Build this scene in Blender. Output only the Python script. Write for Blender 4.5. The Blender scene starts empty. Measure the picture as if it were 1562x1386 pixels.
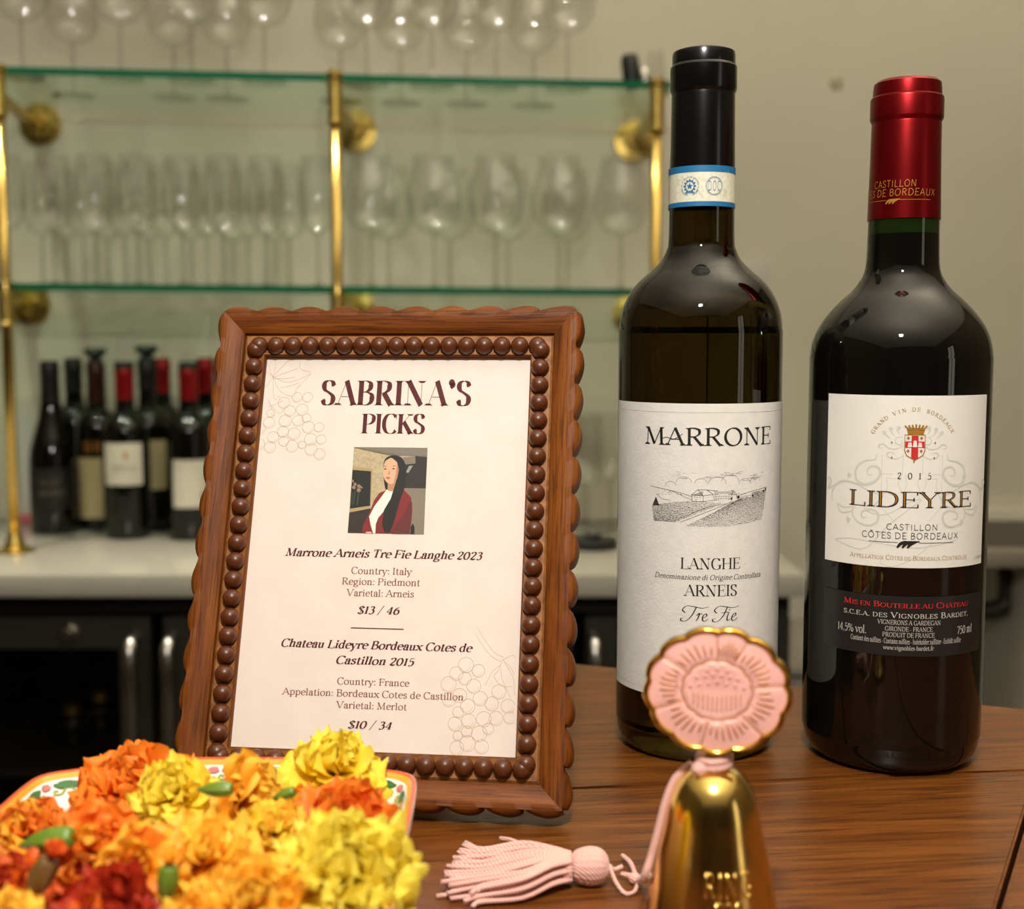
import bpy, bmesh, math, random
from mathutils import Vector, Matrix
random.seed(11)
PI = math.pi
sc = bpy.context.scene
COL = sc.collection
# ---------------------------------------------------------------- camera, light, exposure
PITCH = math.radians(5.3); FPX = 1900.0; CAMZ = .19
cam_d = bpy.data.cameras.new('camera'); cam = bpy.data.objects.new('camera', cam_d); COL.objects.link(cam)
cam.location = (0, 0, CAMZ); cam.rotation_euler = (PI/2-PITCH, 0, 0)
cam_d.sensor_width = 36; cam_d.lens = FPX/1562*36; cam_d.clip_start = .02
cam_d.dof.use_dof = True; cam_d.dof.focus_distance = .53; cam_d.dof.aperture_fstop = 9.1
sc.camera = cam
sc.view_settings.view_transform = 'Standard'; sc.view_settings.look = 'None'
sc.view_settings.gamma = 1; sc.view_settings.use_curve_mapping = False
sc.view_settings.exposure = 0.0
sc.cycles.max_bounces = 10; sc.cycles.transparent_max_bounces = 40; sc.cycles.transmission_bounces = 8
world = bpy.data.worlds.new('world'); sc.world = world; world.use_nodes = True
world.node_tree.nodes['Background'].inputs[0].default_value = (.9, .75, .55, 1)
world.node_tree.nodes['Background'].inputs[1].default_value = .05
def area(name, loc, target, size, power, color, sy=None):
    d = bpy.data.lights.new(name, 'AREA'); d.energy = power; d.color = color
    d.shape = 'RECTANGLE'; d.size = size; d.size_y = sy or size
    o = bpy.data.objects.new(name, d); COL.objects.link(o); o.location = loc
    o.rotation_euler = (Vector(target)-Vector(loc)).to_track_quat('-Z', 'Y').to_euler()
    return o
area('flash_light', (0, -.03, .68), (.02, .62, .10), .05, 6.3, (1, .96, .90))
area('bounce_light', (.1, -.15, .55), (.15, -.1, 3), .25, 40, (1, .93, .82))
area('bounce_light', (.75, 1.0, 1.05), (.75, 1.05, 3), .4, 24, (1, .92, .76))  # added unseen uplight, brightens the back wall by way of the ceiling
for q in (-.95, -.25): area('down_light', (q, 1.5, 1.72), (q, 1.85, 0), .07, 2.2, (1, .93, .82)).data.spread = 1.0
area('ceiling_light', (-.2, -.6, 1.735), (-.2, -.6, 0), 4.8, 14, (1, .90, .72), 5.6)

# ---------------------------------------------------------------- helpers
def at(u, v, Y):
    """the point of the place at distance Y whose bearing was measured as (u, v) on the photograph"""
    a, b = (u-781)/FPX, (693-v)/FPX
    d = Vector((a, math.cos(PITCH)+b*math.sin(PITCH), -math.sin(PITCH)+b*math.cos(PITCH)))
    return d*(Y/d.y)+Vector((0, 0, CAMZ))
def tag(o, label=None, cat=None, group=None, kind=None):
    if label: o['label'] = label
    if cat: o['category'] = cat
    if group: o['group'] = group
    if kind: o['kind'] = kind
    return o
def empty(name, loc=(0, 0, 0), rot=(0, 0, 0)):
    o = bpy.data.objects.new(name, None); COL.objects.link(o); o.location = loc; o.rotation_euler = rot
    o.empty_display_size = .02
    return o
def thing(name, label, cat, loc=(0, 0, 0), rot=(0, 0, 0), group=None):
    return tag(empty(name, loc, rot), label, cat, group)
def mk(name, me, parent=None):
    o = bpy.data.objects.new(name, me); COL.objects.link(o)
    if parent: o.parent = parent
    return o
def mesh(name, V, Fc, mats, smooth=False, mi=None):
    me = bpy.data.meshes.new(name); me.from_pydata([tuple(v) for v in V], [], Fc)
    for m in (mats if isinstance(mats, (list, tuple)) else [mats]): me.materials.append(m)
    if mi: me.polygons.foreach_set('material_index', mi)
    if smooth: me.polygons.foreach_set('use_smooth', [True]*len(me.polygons))
    me.update(); return me
def obj(name, V, Fc, mats, parent=None, smooth=False, mi=None):
    return mk(name, mesh(name, V, Fc, mats, smooth, mi), parent)
def from_bm(name, bm, mats, parent=None, smooth=False):
    me = bpy.data.meshes.new(name); bm.to_mesh(me); bm.free()
    for m in (mats if isinstance(mats, (list, tuple)) else [mats]): me.materials.append(m)
    if smooth: me.polygons.foreach_set('use_smooth', [True]*len(me.polygons))
    return mk(name, me, parent)
def sharp(o, deg=35):
    me = o.data
    bm = bmesh.new(); bm.from_mesh(me)
    for e in bm.edges:
        if len(e.link_faces) == 2 and e.calc_face_angle(0) > math.radians(deg): e.smooth = False
    bm.to_mesh(me); bm.free(); return o
def box(name, lo, hi, m, parent=None, bev=0, seg=2):
    bm = bmesh.new(); bmesh.ops.create_cube(bm, size=1)
    for v in bm.verts: v.co = Vector([(lo[i]+hi[i])/2+v.co[i]*(hi[i]-lo[i]) for i in range(3)])
    if bev: bmesh.ops.bevel(bm, geom=bm.edges[:], offset=bev, segments=seg, profile=.6, affect='EDGES')
    o = from_bm(name, bm, m, parent)
    if bev:
        o.data.polygons.foreach_set('use_smooth', [True]*len(o.data.polygons)); sharp(o, 50)
    return o
def lathe(name, prof, m, parent=None, seg=48, smooth=True, rot=None, loc=None, mod=None, deg=35):
    """prof: (r, z) list, bottom to top; r = 0 closes with a point"""
    V, Fc, rings = [], [], []
    for r, z in prof:
        if r < 1e-7: rings.append([len(V)]); V.append(Vector((0, 0, z)))
        else:
            rings.append(list(range(len(V), len(V)+seg)))
            for i in range(seg):
                a = 2*PI*i/seg; q = r*(mod(a, z) if mod else 1)
                V.append(Vector((q*math.cos(a), q*math.sin(a), z)))
    for A, B in zip(rings, rings[1:]):
        for i in range(seg):
            j = (i+1) % seg
            if len(A) == 1 and len(B) == 1: break
            if len(A) == 1: Fc.append([A[0], B[j], B[i]])
            elif len(B) == 1: Fc.append([A[i], A[j], B[0]])
            else: Fc.append([A[i], A[j], B[j], B[i]])
    if rot is not None: V = [rot @ v for v in V]
    if loc is not None: V = [v+Vector(loc) for v in V]
    o = obj(name, V, Fc, m, parent, smooth)
    return sharp(o, deg) if smooth else o
def smooth_path(P, n=6):
    P = [Vector(p) for p in P]; Q = [2*P[0]-P[1]]+P+[2*P[-1]-P[-2]]; out = []
    for i in range(1, len(Q)-2):
        for k in range(n):
            t = k/n
            out.append(.5*(2*Q[i]+(Q[i+1]-Q[i-1])*t+(2*Q[i-1]-5*Q[i]+4*Q[i+1]-Q[i+2])*t*t+(3*Q[i]-Q[i-1]-3*Q[i+1]+Q[i+2])*t**3))
    return out+[P[-1]]
def tube_geo(P, r, seg=10, closed=False):
    P = [Vector(p) for p in P]; n = len(P); V = []; Fc = []
    T = []
    for i in range(n):
        a = P[(i-1) % n] if closed or i else P[0]; b = P[(i+1) % n] if closed or i < n-1 else P[-1]
        T.append((b-a).normalized())
    nrm = T[0].orthogonal().normalized(); last = T[0]
    for i in range(n):
        q = last.rotation_difference(T[i]); nrm = (q @ nrm); nrm = (nrm-T[i]*nrm.dot(T[i])).normalized(); last = T[i]
        bi = T[i].cross(nrm); rr = r(i/(n-1)) if callable(r) else r
        for k in range(seg):
            a = 2*PI*k/seg; V.append(P[i]+(nrm*math.cos(a)+bi*math.sin(a))*rr)
    for i in range(n if closed else n-1):
        j = (i+1) % n
        for k in range(seg):
            l = (k+1) % seg; Fc.append([i*seg+k, i*seg+l, j*seg+l, j*seg+k])
    if not closed: Fc.append(list(range(seg))[::-1]); Fc.append([(n-1)*seg+k for k in range(seg)])
    return V, Fc
def tube(name, P, r, m, parent=None, seg=10, closed=False, sm=6):
    if sm: P = smooth_path(P, sm)
    V, Fc = tube_geo(P, r, seg, closed); return obj(name, V, Fc, m, parent, True)
def art(name, polys, mapper, m, parent, lift=0):
    """flat printed shapes mapped onto a surface: mapper(x, y, lift) -> point"""
    V, Fc = [], []
    for p in polys:
        Fc.append(list(range(len(V), len(V)+len(p))))
        V += [mapper(x, y, lift) for x, y in p]
    return obj(name, V, Fc, m, parent)

# ---------------------------------------------------------------- materials
def srgb(r, g, b):
    f = lambda c: (c/255/12.92 if c/255 <= .04045 else ((c/255+.055)/1.055)**2.4)
    return (f(r), f(g), f(b), 1)
def mat(name, col, rough=.5, metal=0, **kw):
    m = bpy.data.materials.new(name); m.use_nodes = True
    b = m.node_tree.nodes['Principled BSDF']
    b.inputs['Base Color'].default_value = col; b.inputs['Roughness'].default_value = rough; b.inputs['Metallic'].default_value = metal
    for k, v in kw.items(): b.inputs[k.replace('_', ' ')].default_value = v
    return m
def nodes(m): return m.node_tree.nodes, m.node_tree.links, m.node_tree.nodes['Principled BSDF']
def mottle(m, c2, scale=30, lo=.35, hi=.65, stretch=(1, 1, 1), bump=0, bscale=None, detail=5, dist=.0005, rough=None):
    """noise between the base colour and c2, plus optional bump"""
    N, L, b = nodes(m)
    tc = N.new('ShaderNodeTexCoord'); mp = N.new('ShaderNodeMapping'); mp.inputs['Scale'].default_value = stretch
    L.new(tc.outputs['Object'], mp.inputs[0])
    nz = N.new('ShaderNodeTexNoise'); nz.inputs['Scale'].default_value = scale; nz.inputs['Detail'].default_value = detail
    L.new(mp.outputs[0], nz.inputs['Vector'])
    r = N.new('ShaderNodeValToRGB'); r.color_ramp.elements[0].position = lo; r.color_ramp.elements[1].position = hi
    r.color_ramp.elements[0].color = b.inputs['Base Color'].default_value; r.color_ramp.elements[1].color = c2
    L.new(nz.outputs[0], r.inputs[0]); L.new(r.outputs[0], b.inputs['Base Color'])
    if bump:
        n2 = N.new('ShaderNodeTexNoise'); n2.inputs['Scale'].default_value = bscale or scale; n2.inputs['Detail'].default_value = 3
        L.new(mp.outputs[0], n2.inputs['Vector'])
        bp = N.new('ShaderNodeBump'); bp.inputs['Strength'].default_value = bump; bp.inputs['Distance'].default_value = dist
        L.new(n2.outputs[0], bp.inputs['Height']); L.new(bp.outputs[0], b.inputs['Normal'])
    return m
def wood(name, dark, mid, light, axis='X', scale=1.0, rough=.4, pores=.6, coat=0.0, turn=0, fig=(14, 6), spec=.4):
    m = mat(name, mid, rough); N, L, b = nodes(m)
    b.inputs['Coat Weight'].default_value = coat; b.inputs['Coat Roughness'].default_value = .25
    tc = N.new('ShaderNodeTexCoord'); mp = N.new('ShaderNodeMapping')
    q = fig[0]; st = {'X': (1, q, q), 'Y': (q, 1, q), 'Z': (q, q, 1)}[axis]
    vr = N.new('ShaderNodeVectorRotate'); vr.rotation_type = 'Z_AXIS'; vr.inputs['Angle'].default_value = turn; L.new(tc.outputs['Object'], vr.inputs[0])
    mp.inputs['Scale'].default_value = [s*scale for s in st]; L.new(vr.outputs[0], mp.inputs[0])
    # broad figure
    n1 = N.new('ShaderNodeTexNoise'); n1.inputs['Scale'].default_value = fig[1]; n1.inputs['Detail'].default_value = 8; n1.inputs['Roughness'].default_value = .65
    n1.inputs['Distortion'].default_value = .8
    L.new(mp.outputs[0], n1.inputs['Vector'])
    r1 = N.new('ShaderNodeValToRGB'); e = r1.color_ramp.elements; e[0].position = .28; e[0].color = dark; e[1].position = .72; e[1].color = light
    x = e.new(.5); x.color = mid
    L.new(n1.outputs[0], r1.inputs[0])
    # fine pores
    mp2 = N.new('ShaderNodeMapping'); s2 = {'X': (5, 120, 120), 'Y': (120, 5, 120), 'Z': (120, 120, 5)}[axis]
    mp2.inputs['Scale'].default_value = [s*scale for s in s2]; L.new(vr.outputs[0], mp2.inputs[0])
    n2 = N.new('ShaderNodeTexNoise'); n2.inputs['Scale'].default_value = 6; n2.inputs['Detail'].default_value = 4
    L.new(mp2.outputs[0], n2.inputs['Vector'])
    r2 = N.new('ShaderNodeValToRGB'); r2.color_ramp.elements[0].position = .34; r2.color_ramp.elements[0].color = (1-pores, 1-pores, 1-pores, 1)
    r2.color_ramp.elements[1].position = .5; r2.color_ramp.elements[1].color = (1, 1, 1, 1)
    L.new(n2.outputs[0], r2.inputs[0])
    mx = N.new('ShaderNodeMix'); mx.data_type = 'RGBA'; mx.blend_type = 'MULTIPLY'; mx.inputs[0].default_value = 1
    L.new(r1.outputs[0], mx.inputs[6]); L.new(r2.outputs[0], mx.inputs[7]); L.new(mx.outputs[2], b.inputs['Base Color'])
    b.inputs['Specular IOR Level'].default_value = spec
    bp = N.new('ShaderNodeBump'); bp.inputs['Strength'].default_value = .35; bp.inputs['Distance'].default_value = .0004
    L.new(n2.outputs[0], bp.inputs['Height']); L.new(bp.outputs[0], b.inputs['Normal'])
    return m
def thin_glass(name, tint, edge, gloss=1.0, power=.25):
    """thin clear glass: straight-through light with a tint that deepens at grazing angles, plus Fresnel reflection"""
    m = bpy.data.materials.new(name); m.use_nodes = True; N, L = m.node_tree.nodes, m.node_tree.links
    N.remove(N['Principled BSDF']); out = N['Material Output']
    lw = N.new('ShaderNodeLayerWeight'); lw.inputs[0].default_value = power
    mc = N.new('ShaderNodeMix'); mc.data_type = 'RGBA'; mc.inputs[6].default_value = tint; mc.inputs[7].default_value = edge
    L.new(lw.outputs['Facing'], mc.inputs[0])
    tr = N.new('ShaderNodeBsdfTransparent'); L.new(mc.outputs[2], tr.inputs[0])
    gl = N.new('ShaderNodeBsdfGlossy'); gl.inputs['Roughness'].default_value = .008
    # Schlick reflectance from the facing angle, the same from either side of the sheet
    lf = N.new('ShaderNodeLayerWeight'); lf.inputs[0].default_value = .5
    pw = N.new('ShaderNodeMath'); pw.operation = 'POWER'; pw.inputs[1].default_value = 5; L.new(lf.outputs['Facing'], pw.inputs[0])
    fr = N.new('ShaderNodeMath'); fr.operation = 'MULTIPLY_ADD'; fr.inputs[1].default_value = .6*gloss; fr.inputs[2].default_value = .045*gloss; L.new(pw.outputs[0], fr.inputs[0])
    ms = N.new('ShaderNodeMixShader'); L.new(fr.outputs[0], ms.inputs[0]); L.new(tr.outputs[0], ms.inputs[1]); L.new(gl.outputs[0], ms.inputs[2])
    L.new(ms.outputs[0], out.inputs[0]); return m
M = {}
M['wall'] = mottle(mat('wall_paint', srgb(208, 203, 184), .75), srgb(204, 199, 180), 3)
M['ceiling'] = mat('ceiling_paint', srgb(225, 220, 205), .8)
M['floor'] = mottle(mat('floor_tile', srgb(70, 62, 52), .5), srgb(58, 50, 42), 4)
M['counter'] = mottle(mat('counter_stone', srgb(178, 174, 160), .14), srgb(170, 166, 151), 5)
M['table'] = wood('table_wood', srgb(84, 44, 12), srgb(112, 61, 18), srgb(134, 79, 28), 'X', 1.0, .36, .62, .12, -.11, (17, 9))
M['table_edge'] = wood('table_edge_wood', srgb(70, 36, 14), srgb(110, 60, 25), srgb(140, 80, 36), 'X', 1.0, .4)
M['walnut_h'] = wood('walnut_across', srgb(74, 36, 8), srgb(112, 58, 14), srgb(138, 80, 26), 'X', 1.6, .5, .5, spec=.18)
M['walnut_v'] = wood('walnut_upright', srgb(74, 36, 8), srgb(112, 58, 14), srgb(138, 80, 26), 'Y', 1.6, .5, .5, spec=.18)
M['channel'] = mottle(mat('carved_channel_wood', srgb(158, 102, 48), .6), srgb(120, 72, 32), 300)
M['bead'] = mottle(mat('bead_wood', srgb(98, 48, 18), .36), srgb(68, 32, 12), 160, .3, .75, (1, 1, 1))
M['paper'] = mottle(mat('menu_paper', srgb(236, 222, 214), .7), srgb(232, 217, 208), 60, bump=.1, bscale=600, dist=.00005)
M['ink'] = mat('maroon_ink', srgb(84, 8, 12), .7)
M['ink_thin'] = mat('thin_brown_ink', srgb(130, 52, 34), .6)
M['line_tan'] = mat('tan_line_print', srgb(204, 182, 154), .7)
M['brass'] = mat('polished_brass', srgb(208, 176, 98), .2, 1)
M['brass_old'] = mottle(mat('aged_brass', srgb(204, 178, 100), .34, 1), srgb(182, 152, 78), 40)
M['steel'] = mat('brushed_steel', srgb(190, 186, 178), .25, 1)
M['dark_steel'] = mat('dark_steel', srgb(70, 66, 60), .42, .6)
M['black'] = mat('black_plastic', srgb(14, 14, 15), .4)
M['fridge_dark'] = mat('fridge_black', srgb(26, 24, 22), .45)
M['pane_dark'] = thin_glass('fridge_door_glass', (.72, .70, .66, 1), (.4, .4, .36, 1), .6)
M['pane'] = thin_glass('picture_glass', (.97, .97, .96, 1), (.9, .9, .9, 1), .15)
M['shelf_glass'] = thin_glass('green_shelf_glass', (.92, .985, .94, 1), (.86, .965, .90, 1), .8)
M['shelf_edge'] = mat('shelf_glass_edge', srgb(8, 92, 62), .15)
M['wineglass'] = thin_glass('wine_glass_crystal', (.985, .985, .98, 1), (.86, .86, .83, 1), 2.4, .3)
M['stemglass'] = thin_glass('stem_crystal', (.95, .95, .93, 1), (.76, .76, .72, 1), 2.2, .4)
# ---------------------------------------------------------------- lettering
# every glyph is a set of pen strokes: l straight, t hairline, b always thick, c smooth curve,
# o ellipse arc (cx cy rx ry a0 a1), s full serif, h left serif, r right serif, d dot, v/w upright serif
GLYPHS = {
'A': "68|t 6 0 33 70;b 33 70 61 0;t 17 24 51 24;s 6 0;s 61 0",
'B': "60|l 14 0 14 70;c 14 69 32 69 45 62 45 48 32 38 14 37;c 14 37 34 37 51 29 51 11 36 1 14 1;h 14 0;h 14 70",
'C': "64|c 56 59 48 67 36 70 20 65 10 50 8 35 10 20 20 5 36 0 50 3 58 11;t 59 70 59 52",
'D': "72|l 14 0 14 70;c 10 69 22 69 38 68 54 59 62 44 62 26 54 11 38 2 22 1 10 1;h 14 0;h 14 70",
'E': "58|l 14 0 14 70;t 8 69.5 52 69.5;t 14 36 42 36;t 8 .5 54 .5;t 52 70 52 56;t 54 0 54 15;t 42 44 42 28;h 14 0;h 14 70",
'F': "54|l 14 0 14 70;t 8 69.5 50 69.5;t 14 36 41 36;t 50 70 50 55;t 41 44 41 28;s 14 0;h 14 70",
'G': "71|c 58 54 51 65 36 70 20 65 10 50 8 35 10 20 20 5 36 0 50 2 60 9;l 60 4 60 28;s 60 28;t 59 70 59 53",
'H': "76|l 14 0 14 70;l 62 0 62 70;t 14 36 62 36;s 14 0;s 14 70;s 62 0;s 62 70",
'I': "30|l 15 0 15 70;s 15 0;s 15 70",
'J': "40|l 24 70 24 12;c 24 12 21 2 12 -2 5 3;s 24 70;d 6 6",
'K': "68|l 14 0 14 70;t 14 28 54 70;b 27 42 58 0;s 14 0;s 14 70;s 58 0;s 54 70",
'L': "57|l 14 0 14 70;t 8 .5 53 .5;t 53 0 53 17;s 14 70;h 14 0",
'M': "86|t 13 0 16 70;b 16 70 42 3;t 42 3 68 70;b 70 0 68 70;s 13 0;s 71 0;h 16 70;r 68 70",
'N': "76|t 14 0 14 70;b 14 70 60 0;t 60 0 60 70;s 14 0;h 14 70;s 60 70",
'O': "76|o 38 35 29 35 0 360",
'P': "58|l 14 0 14 70;c 14 69 34 69 49 61 49 45 35 34 14 33;s 14 0;h 14 70",
'Q': "76|o 38 35 29 35 0 360;c 34 6 46 -8 58 -16 72 -12",
'R': "64|l 14 0 14 70;c 14 69 32 69 47 62 47 46 33 36 14 35;b 30 36 56 0;s 14 0;h 14 70;r 57 0",
'S': "50|c 42 55 36 66 24 70 12 65 8 54 13 43 25 36 38 27 42 16 37 5 25 0 13 3 7 15;t 42 69 42 53;t 7 1 7 17",
'T': "60|l 30 0 30 70;t 6 69.5 54 69.5;t 6 70 6 54;t 54 70 54 54;s 30 0",
'U': "74|l 14 70 14 22;c 14 22 18 6 35 -1 52 6 59 22;t 59 22 59 70;s 14 70;s 59 70",
'V': "68|b 7 70 34 0;t 34 0 61 70;s 7 70;s 61 70",
'W': "98|b 6 70 30 0;t 30 0 49 66;b 49 68 70 0;t 70 0 92 70;s 6 70;s 92 70;s 47 70",
'X': "66|b 9 70 57 0;t 8 0 56 70;s 9 70;s 56 70;s 8 0;s 57 0",
'Y': "64|b 6 70 32 33;t 32 33 58 70;l 32 33 32 0;s 6 70;s 58 70;s 32 0",
'Z': "60|t 9 69.5 52 69.5;b 51 69 9 1;t 8 .5 54 .5;t 9 70 9 56;t 54 0 54 15",
'a': "46|c 10 37 14 44 22 47 31 44 34 35;l 34 36 34 8;c 34 8 35 1 41 1 44 4;c 34 28 22 26 11 20 9 10 16 1 26 3 34 11;d 12 36",
'b': "52|l 13 2 13 72;o 28 23.5 17 23.5 -150 150;h 13 72",
'c': "44|o 27 23.5 18 23.5 48 312;d 38 37",
'd': "53|o 25 23.5 17 23.5 30 330;l 39 0 39 72;h 39 72;r 39 0",
'e': "46|o 26 23.5 18 23.5 8 315;t 9 27 43 27",
'f': "31|l 15 0 15 58;c 15 58 17 68 24 73 32 69;t 5 46 28 46;s 15 0;d 33 67",
'g': "50|o 23 27 14 19 0 360;c 37 38 42 44 48 44;c 17 9 10 2 14 -3 28 -3 41 -6 43 -14 33 -22 17 -22 7 -17 9 -8 18 -3",
'h': "54|l 13 0 13 72;c 13 32 20 43 30 47 38 43 40 33;l 40 33 40 0;s 13 0;s 40 0;h 13 72",
'i': "27|l 14 0 14 46;s 14 0;h 14 46;d 13 62",
'k': "52|l 13 0 13 72;t 13 18 37 46;b 22 28 44 0;s 13 0;h 13 72;s 37 46;s 44 0",
'l': "27|l 13 0 13 72;s 13 0;h 13 72",
'm': "80|l 13 0 13 46;c 13 32 20 43 29 47 37 43 39 33;l 39 33 39 0;c 39 32 46 43 55 47 64 43 66 33;l 66 33 66 0;s 13 0;s 39 0;s 66 0;h 13 46",
'n': "54|l 13 0 13 46;c 13 32 20 43 30 47 38 43 40 33;l 40 33 40 0;s 13 0;s 40 0;h 13 46",
'o': "51|o 25.5 23.5 19 23.5 0 360",
'p': "52|l 13 -22 13 46;o 28 23.5 17 23.5 -150 150;s 13 -22;h 13 46",
'q': "52|o 25 23.5 17 23.5 30 330;l 39 -22 39 46;s 39 -22",
'r': "39|l 13 0 13 46;c 13 30 19 42 28 47 35 44;d 35 42;s 13 0;h 13 46",
's': "40|c 32 37 27 46 19 47 11 43 10 34 19 27 29 21 33 12 28 3 19 0 11 3 7 11;t 32 46 32 35;t 7 2 7 13",
't': "34|l 15 60 15 9;c 15 9 18 1 25 0 31 5;t 5 46 29 46",
'u': "54|l 13 46 13 14;c 13 14 16 4 24 0 33 4 39 13;l 39 46 39 0;h 13 46;h 39 46;r 39 0",
'v': "47|b 5 46 23 0;t 23 0 41 46;s 5 46;s 41 46",
'w': "69|b 5 46 21 0;t 21 0 34 44;b 34 45 49 0;t 49 0 64 46;s 5 46;s 64 46",
'x': "49|b 8 46 41 0;t 7 0 40 46;s 8 46;s 40 46;s 7 0;s 41 0",
'y': "47|b 5 46 23 0;t 41 46 23 0;c 23 0 18 -14 11 -21 5 -18;s 5 46;s 41 46",
'z': "43|t 7 45.5 37 45.5;b 36 45 7 1;t 6 .5 38 .5;t 7 46 7 36;t 38 0 38 11",
'0': "52|o 26 32 19 32 0 360", '1': "34|l 18 0 18 64;s 18 0;h 18 63",
'2': "48|c 9 50 13 61 24 65 36 60 38 47 30 32 18 16 8 2;t 8 2 40 2;b 16 2 36 2;t 41 0 41 12",
'3': "46|c 9 56 18 64 29 63 35 52 29 40 18 35;c 18 35 33 34 39 21 34 6 21 -1 8 5",
'4': "52|t 34 64 6 20;t 6 19 46 19;l 34 64 34 0;s 34 0",
'5': "46|t 13 64 37 64;t 13 64 11 35;c 11 35 22 41 34 37 39 22 34 6 20 -1 8 5",
'6': "50|c 38 62 22 54 11 38 9 21;o 26 20 17 20 0 360",
'7': "46|t 8 62 41 62;b 40 62 18 0;t 8 64 8 52", '8': "48|o 24 48 14 16 0 360;o 24 17 17 17 0 360",
'9': "50|c 12 2 28 10 39 26 41 43;o 24 44 17 20 0 360",
'$': "48|c 39 49 34 60 24 63 12 58 10 46 24 33 38 22 40 10 34 2 24 0 13 2 7 12;t 24 -8 24 71",
'/': "40|t 4 -10 34 74", '%': "84|o 20 48 13 16 0 360;o 63 16 13 16 0 360;t 20 0 62 64",
'.': "22|d 11 5", ',': "22|d 11 5;t 12 4 8 -10", ':': "24|d 12 5;d 12 40", '-': "30|t 5 22 25 22",
"'": "27|d 12 65;c 15 65 16 57 9 50", ' ': "24|", '^': "0|t -48 76 -37 88;t -37 88 -26 76", '`': "0|t -34 76 -22 88", '"': "0|d -32 60;d -14 60",
}
def _samp(kind, v):
    if kind == 'o':
        cx_, cy_, rx, ry = v[:4]; a0, a1 = (v[4], v[5]) if len(v) > 4 else (0, 360)
        n = max(6, int(abs(a1-a0)/15))
        return [(cx_+rx*math.cos(math.radians(a0+(a1-a0)*i/n)), cy_+ry*math.sin(math.radians(a0+(a1-a0)*i/n))) for i in range(n+1)]
    P = list(zip(v[::2], v[1::2]))
    if kind != 'c': return P
    Q = [(2*P[0][0]-P[1][0], 2*P[0][1]-P[1][1])]+P+[(2*P[-1][0]-P[-2][0], 2*P[-1][1]-P[-2][1])]
    out = []
    for i in range(1, len(Q)-2):
        for k in range(4):
            t = k/4
            out.append(tuple(.5*(2*Q[i][j]+(Q[i+1][j]-Q[i-1][j])*t+(2*Q[i-1][j]-5*Q[i][j]+4*Q[i+1][j]-Q[i+2][j])*t*t
                       + (3*Q[i][j]-Q[i-1][j]-3*Q[i+1][j]+Q[i+2][j])*t**3) for j in (0, 1)))
    out.append(P[-1])
    return out
def ribbon(P, wf):
    """quads along the path P, wf(tangent angle, fraction) = full width"""
    n = len(P); L = []; R = []
    closed = n > 3 and abs(P[0][0]-P[-1][0])+abs(P[0][1]-P[-1][1]) < 1e-6
    for i in range(n):
        if closed and i in (0, n-1): a, b = P[-2], P[1]
        else: a, b = P[max(i-1, 0)], P[min(i+1, n-1)]
        dx, dy = b[0]-a[0], b[1]-a[1]; l = math.hypot(dx, dy) or 1
        w = wf(math.atan2(dy, dx), i/(n-1))/2
        L.append((P[i][0]-dy/l*w, P[i][1]+dx/l*w)); R.append((P[i][0]+dy/l*w, P[i][1]-dx/l*w))
    return [[L[i], R[i], R[i+1], L[i+1]] for i in range(n-1)]
def disc(x, y, r, n=10, ry=None):
    return [(x+r*math.cos(2*math.pi*i/n), y+(ry or r)*math.sin(2*math.pi*i/n)) for i in range(n)]
def glyph(ch, st):
    th, tn, sf = st.get('thick', 9), st.get('thin', 3), st.get('serif', 7)
    phi = math.radians(st.get('phi', 0)); out = []
    adv, body = GLYPHS[ch].split('|')
    def w(a, f): return tn+(th-tn)*abs(math.sin(a-phi))**1.4
    for s in body.split(';'):
        if not s: continue
        p = s.split(); k = p[0]; v = [float(q) for q in p[1:]]
        if k in 'shr':
            if sf:
                x0, x1 = v[0]-(sf+th/2 if k != 'r' else 0), v[0]+(sf+th/2 if k != 'h' else 0)
                y = v[1]; up = 1 if (y < 3 or y < -10) else -1
                out.append([(x0, y), (x1, y), (x1, y+up*tn), (x0, y+up*tn)][::up])
                out.append([(v[0]-th/2-(sf*.35 if k != 'r' else 0), y+up*tn), (v[0]+th/2+(sf*.35 if k != 'h' else 0), y+up*tn), (v[0]+th/2, y+up*(tn+4)), (v[0]-th/2, y+up*(tn+4))])
        elif k == 'd': out.append(disc(v[0], v[1], th*.62))
        else:
            P = _samp(k, v)
            if k == 't' and ch in 'ECLFTSZ' and sf and abs(P[0][0]-P[1][0]) < .1 and len(P) == 2:
                out += ribbon(P, lambda a, f: tn+1.5*(f if (P[1][1]-P[0][1])*(35-P[0][1]) > 0 else 1-f)*0+1)
                continue
            if not sf and k == 't' and len(P) == 2 and abs(P[0][0]-P[1][0]) < .1 and ch in 'ECLFTSGZ2szx7': continue
            if k == 't': out += ribbon(P, lambda a, f: tn)
            elif k == 'b': out += ribbon(P, lambda a, f: th*.97)
            else: out += ribbon(P, w)
    return out, float(adv)
def text_polys(s, st=None, left=0, right=None, base=0, cap=1.0, center=None):
    """polygons for a line of writing; '~' before a letter marks a small capital, '^' a circumflex on the previous letter"""
    st = st or {}; x = 0; polys = []; tr = st.get('track', 0); sl = math.tan(math.radians(st.get('slant', 0)))
    sc = 1; i = 0
    for ch in s:
        if ch == '{': sc = st.get('small', .78); continue
        if ch == '}': sc = 1; continue
        ps, adv = glyph(ch, st)
        for p in ps: polys.append([(x+q[0]*sc+q[1]*sc*sl, q[1]*sc) for q in p])
        x += (adv+tr)*sc if ch != '^' else 0
    xs = [q[0] for p in polys for q in p]; x0, x1 = min(xs), max(xs)
    k = cap/70.0
    kx = (right-left)/(x1-x0) if right is not None else k*st.get('xs', 1)
    off = left if center is None else center-(x1-x0)*kx/2
    return [[(off+(q[0]-x0)*kx, base+q[1]*k) for q in p] for p in polys]
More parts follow.
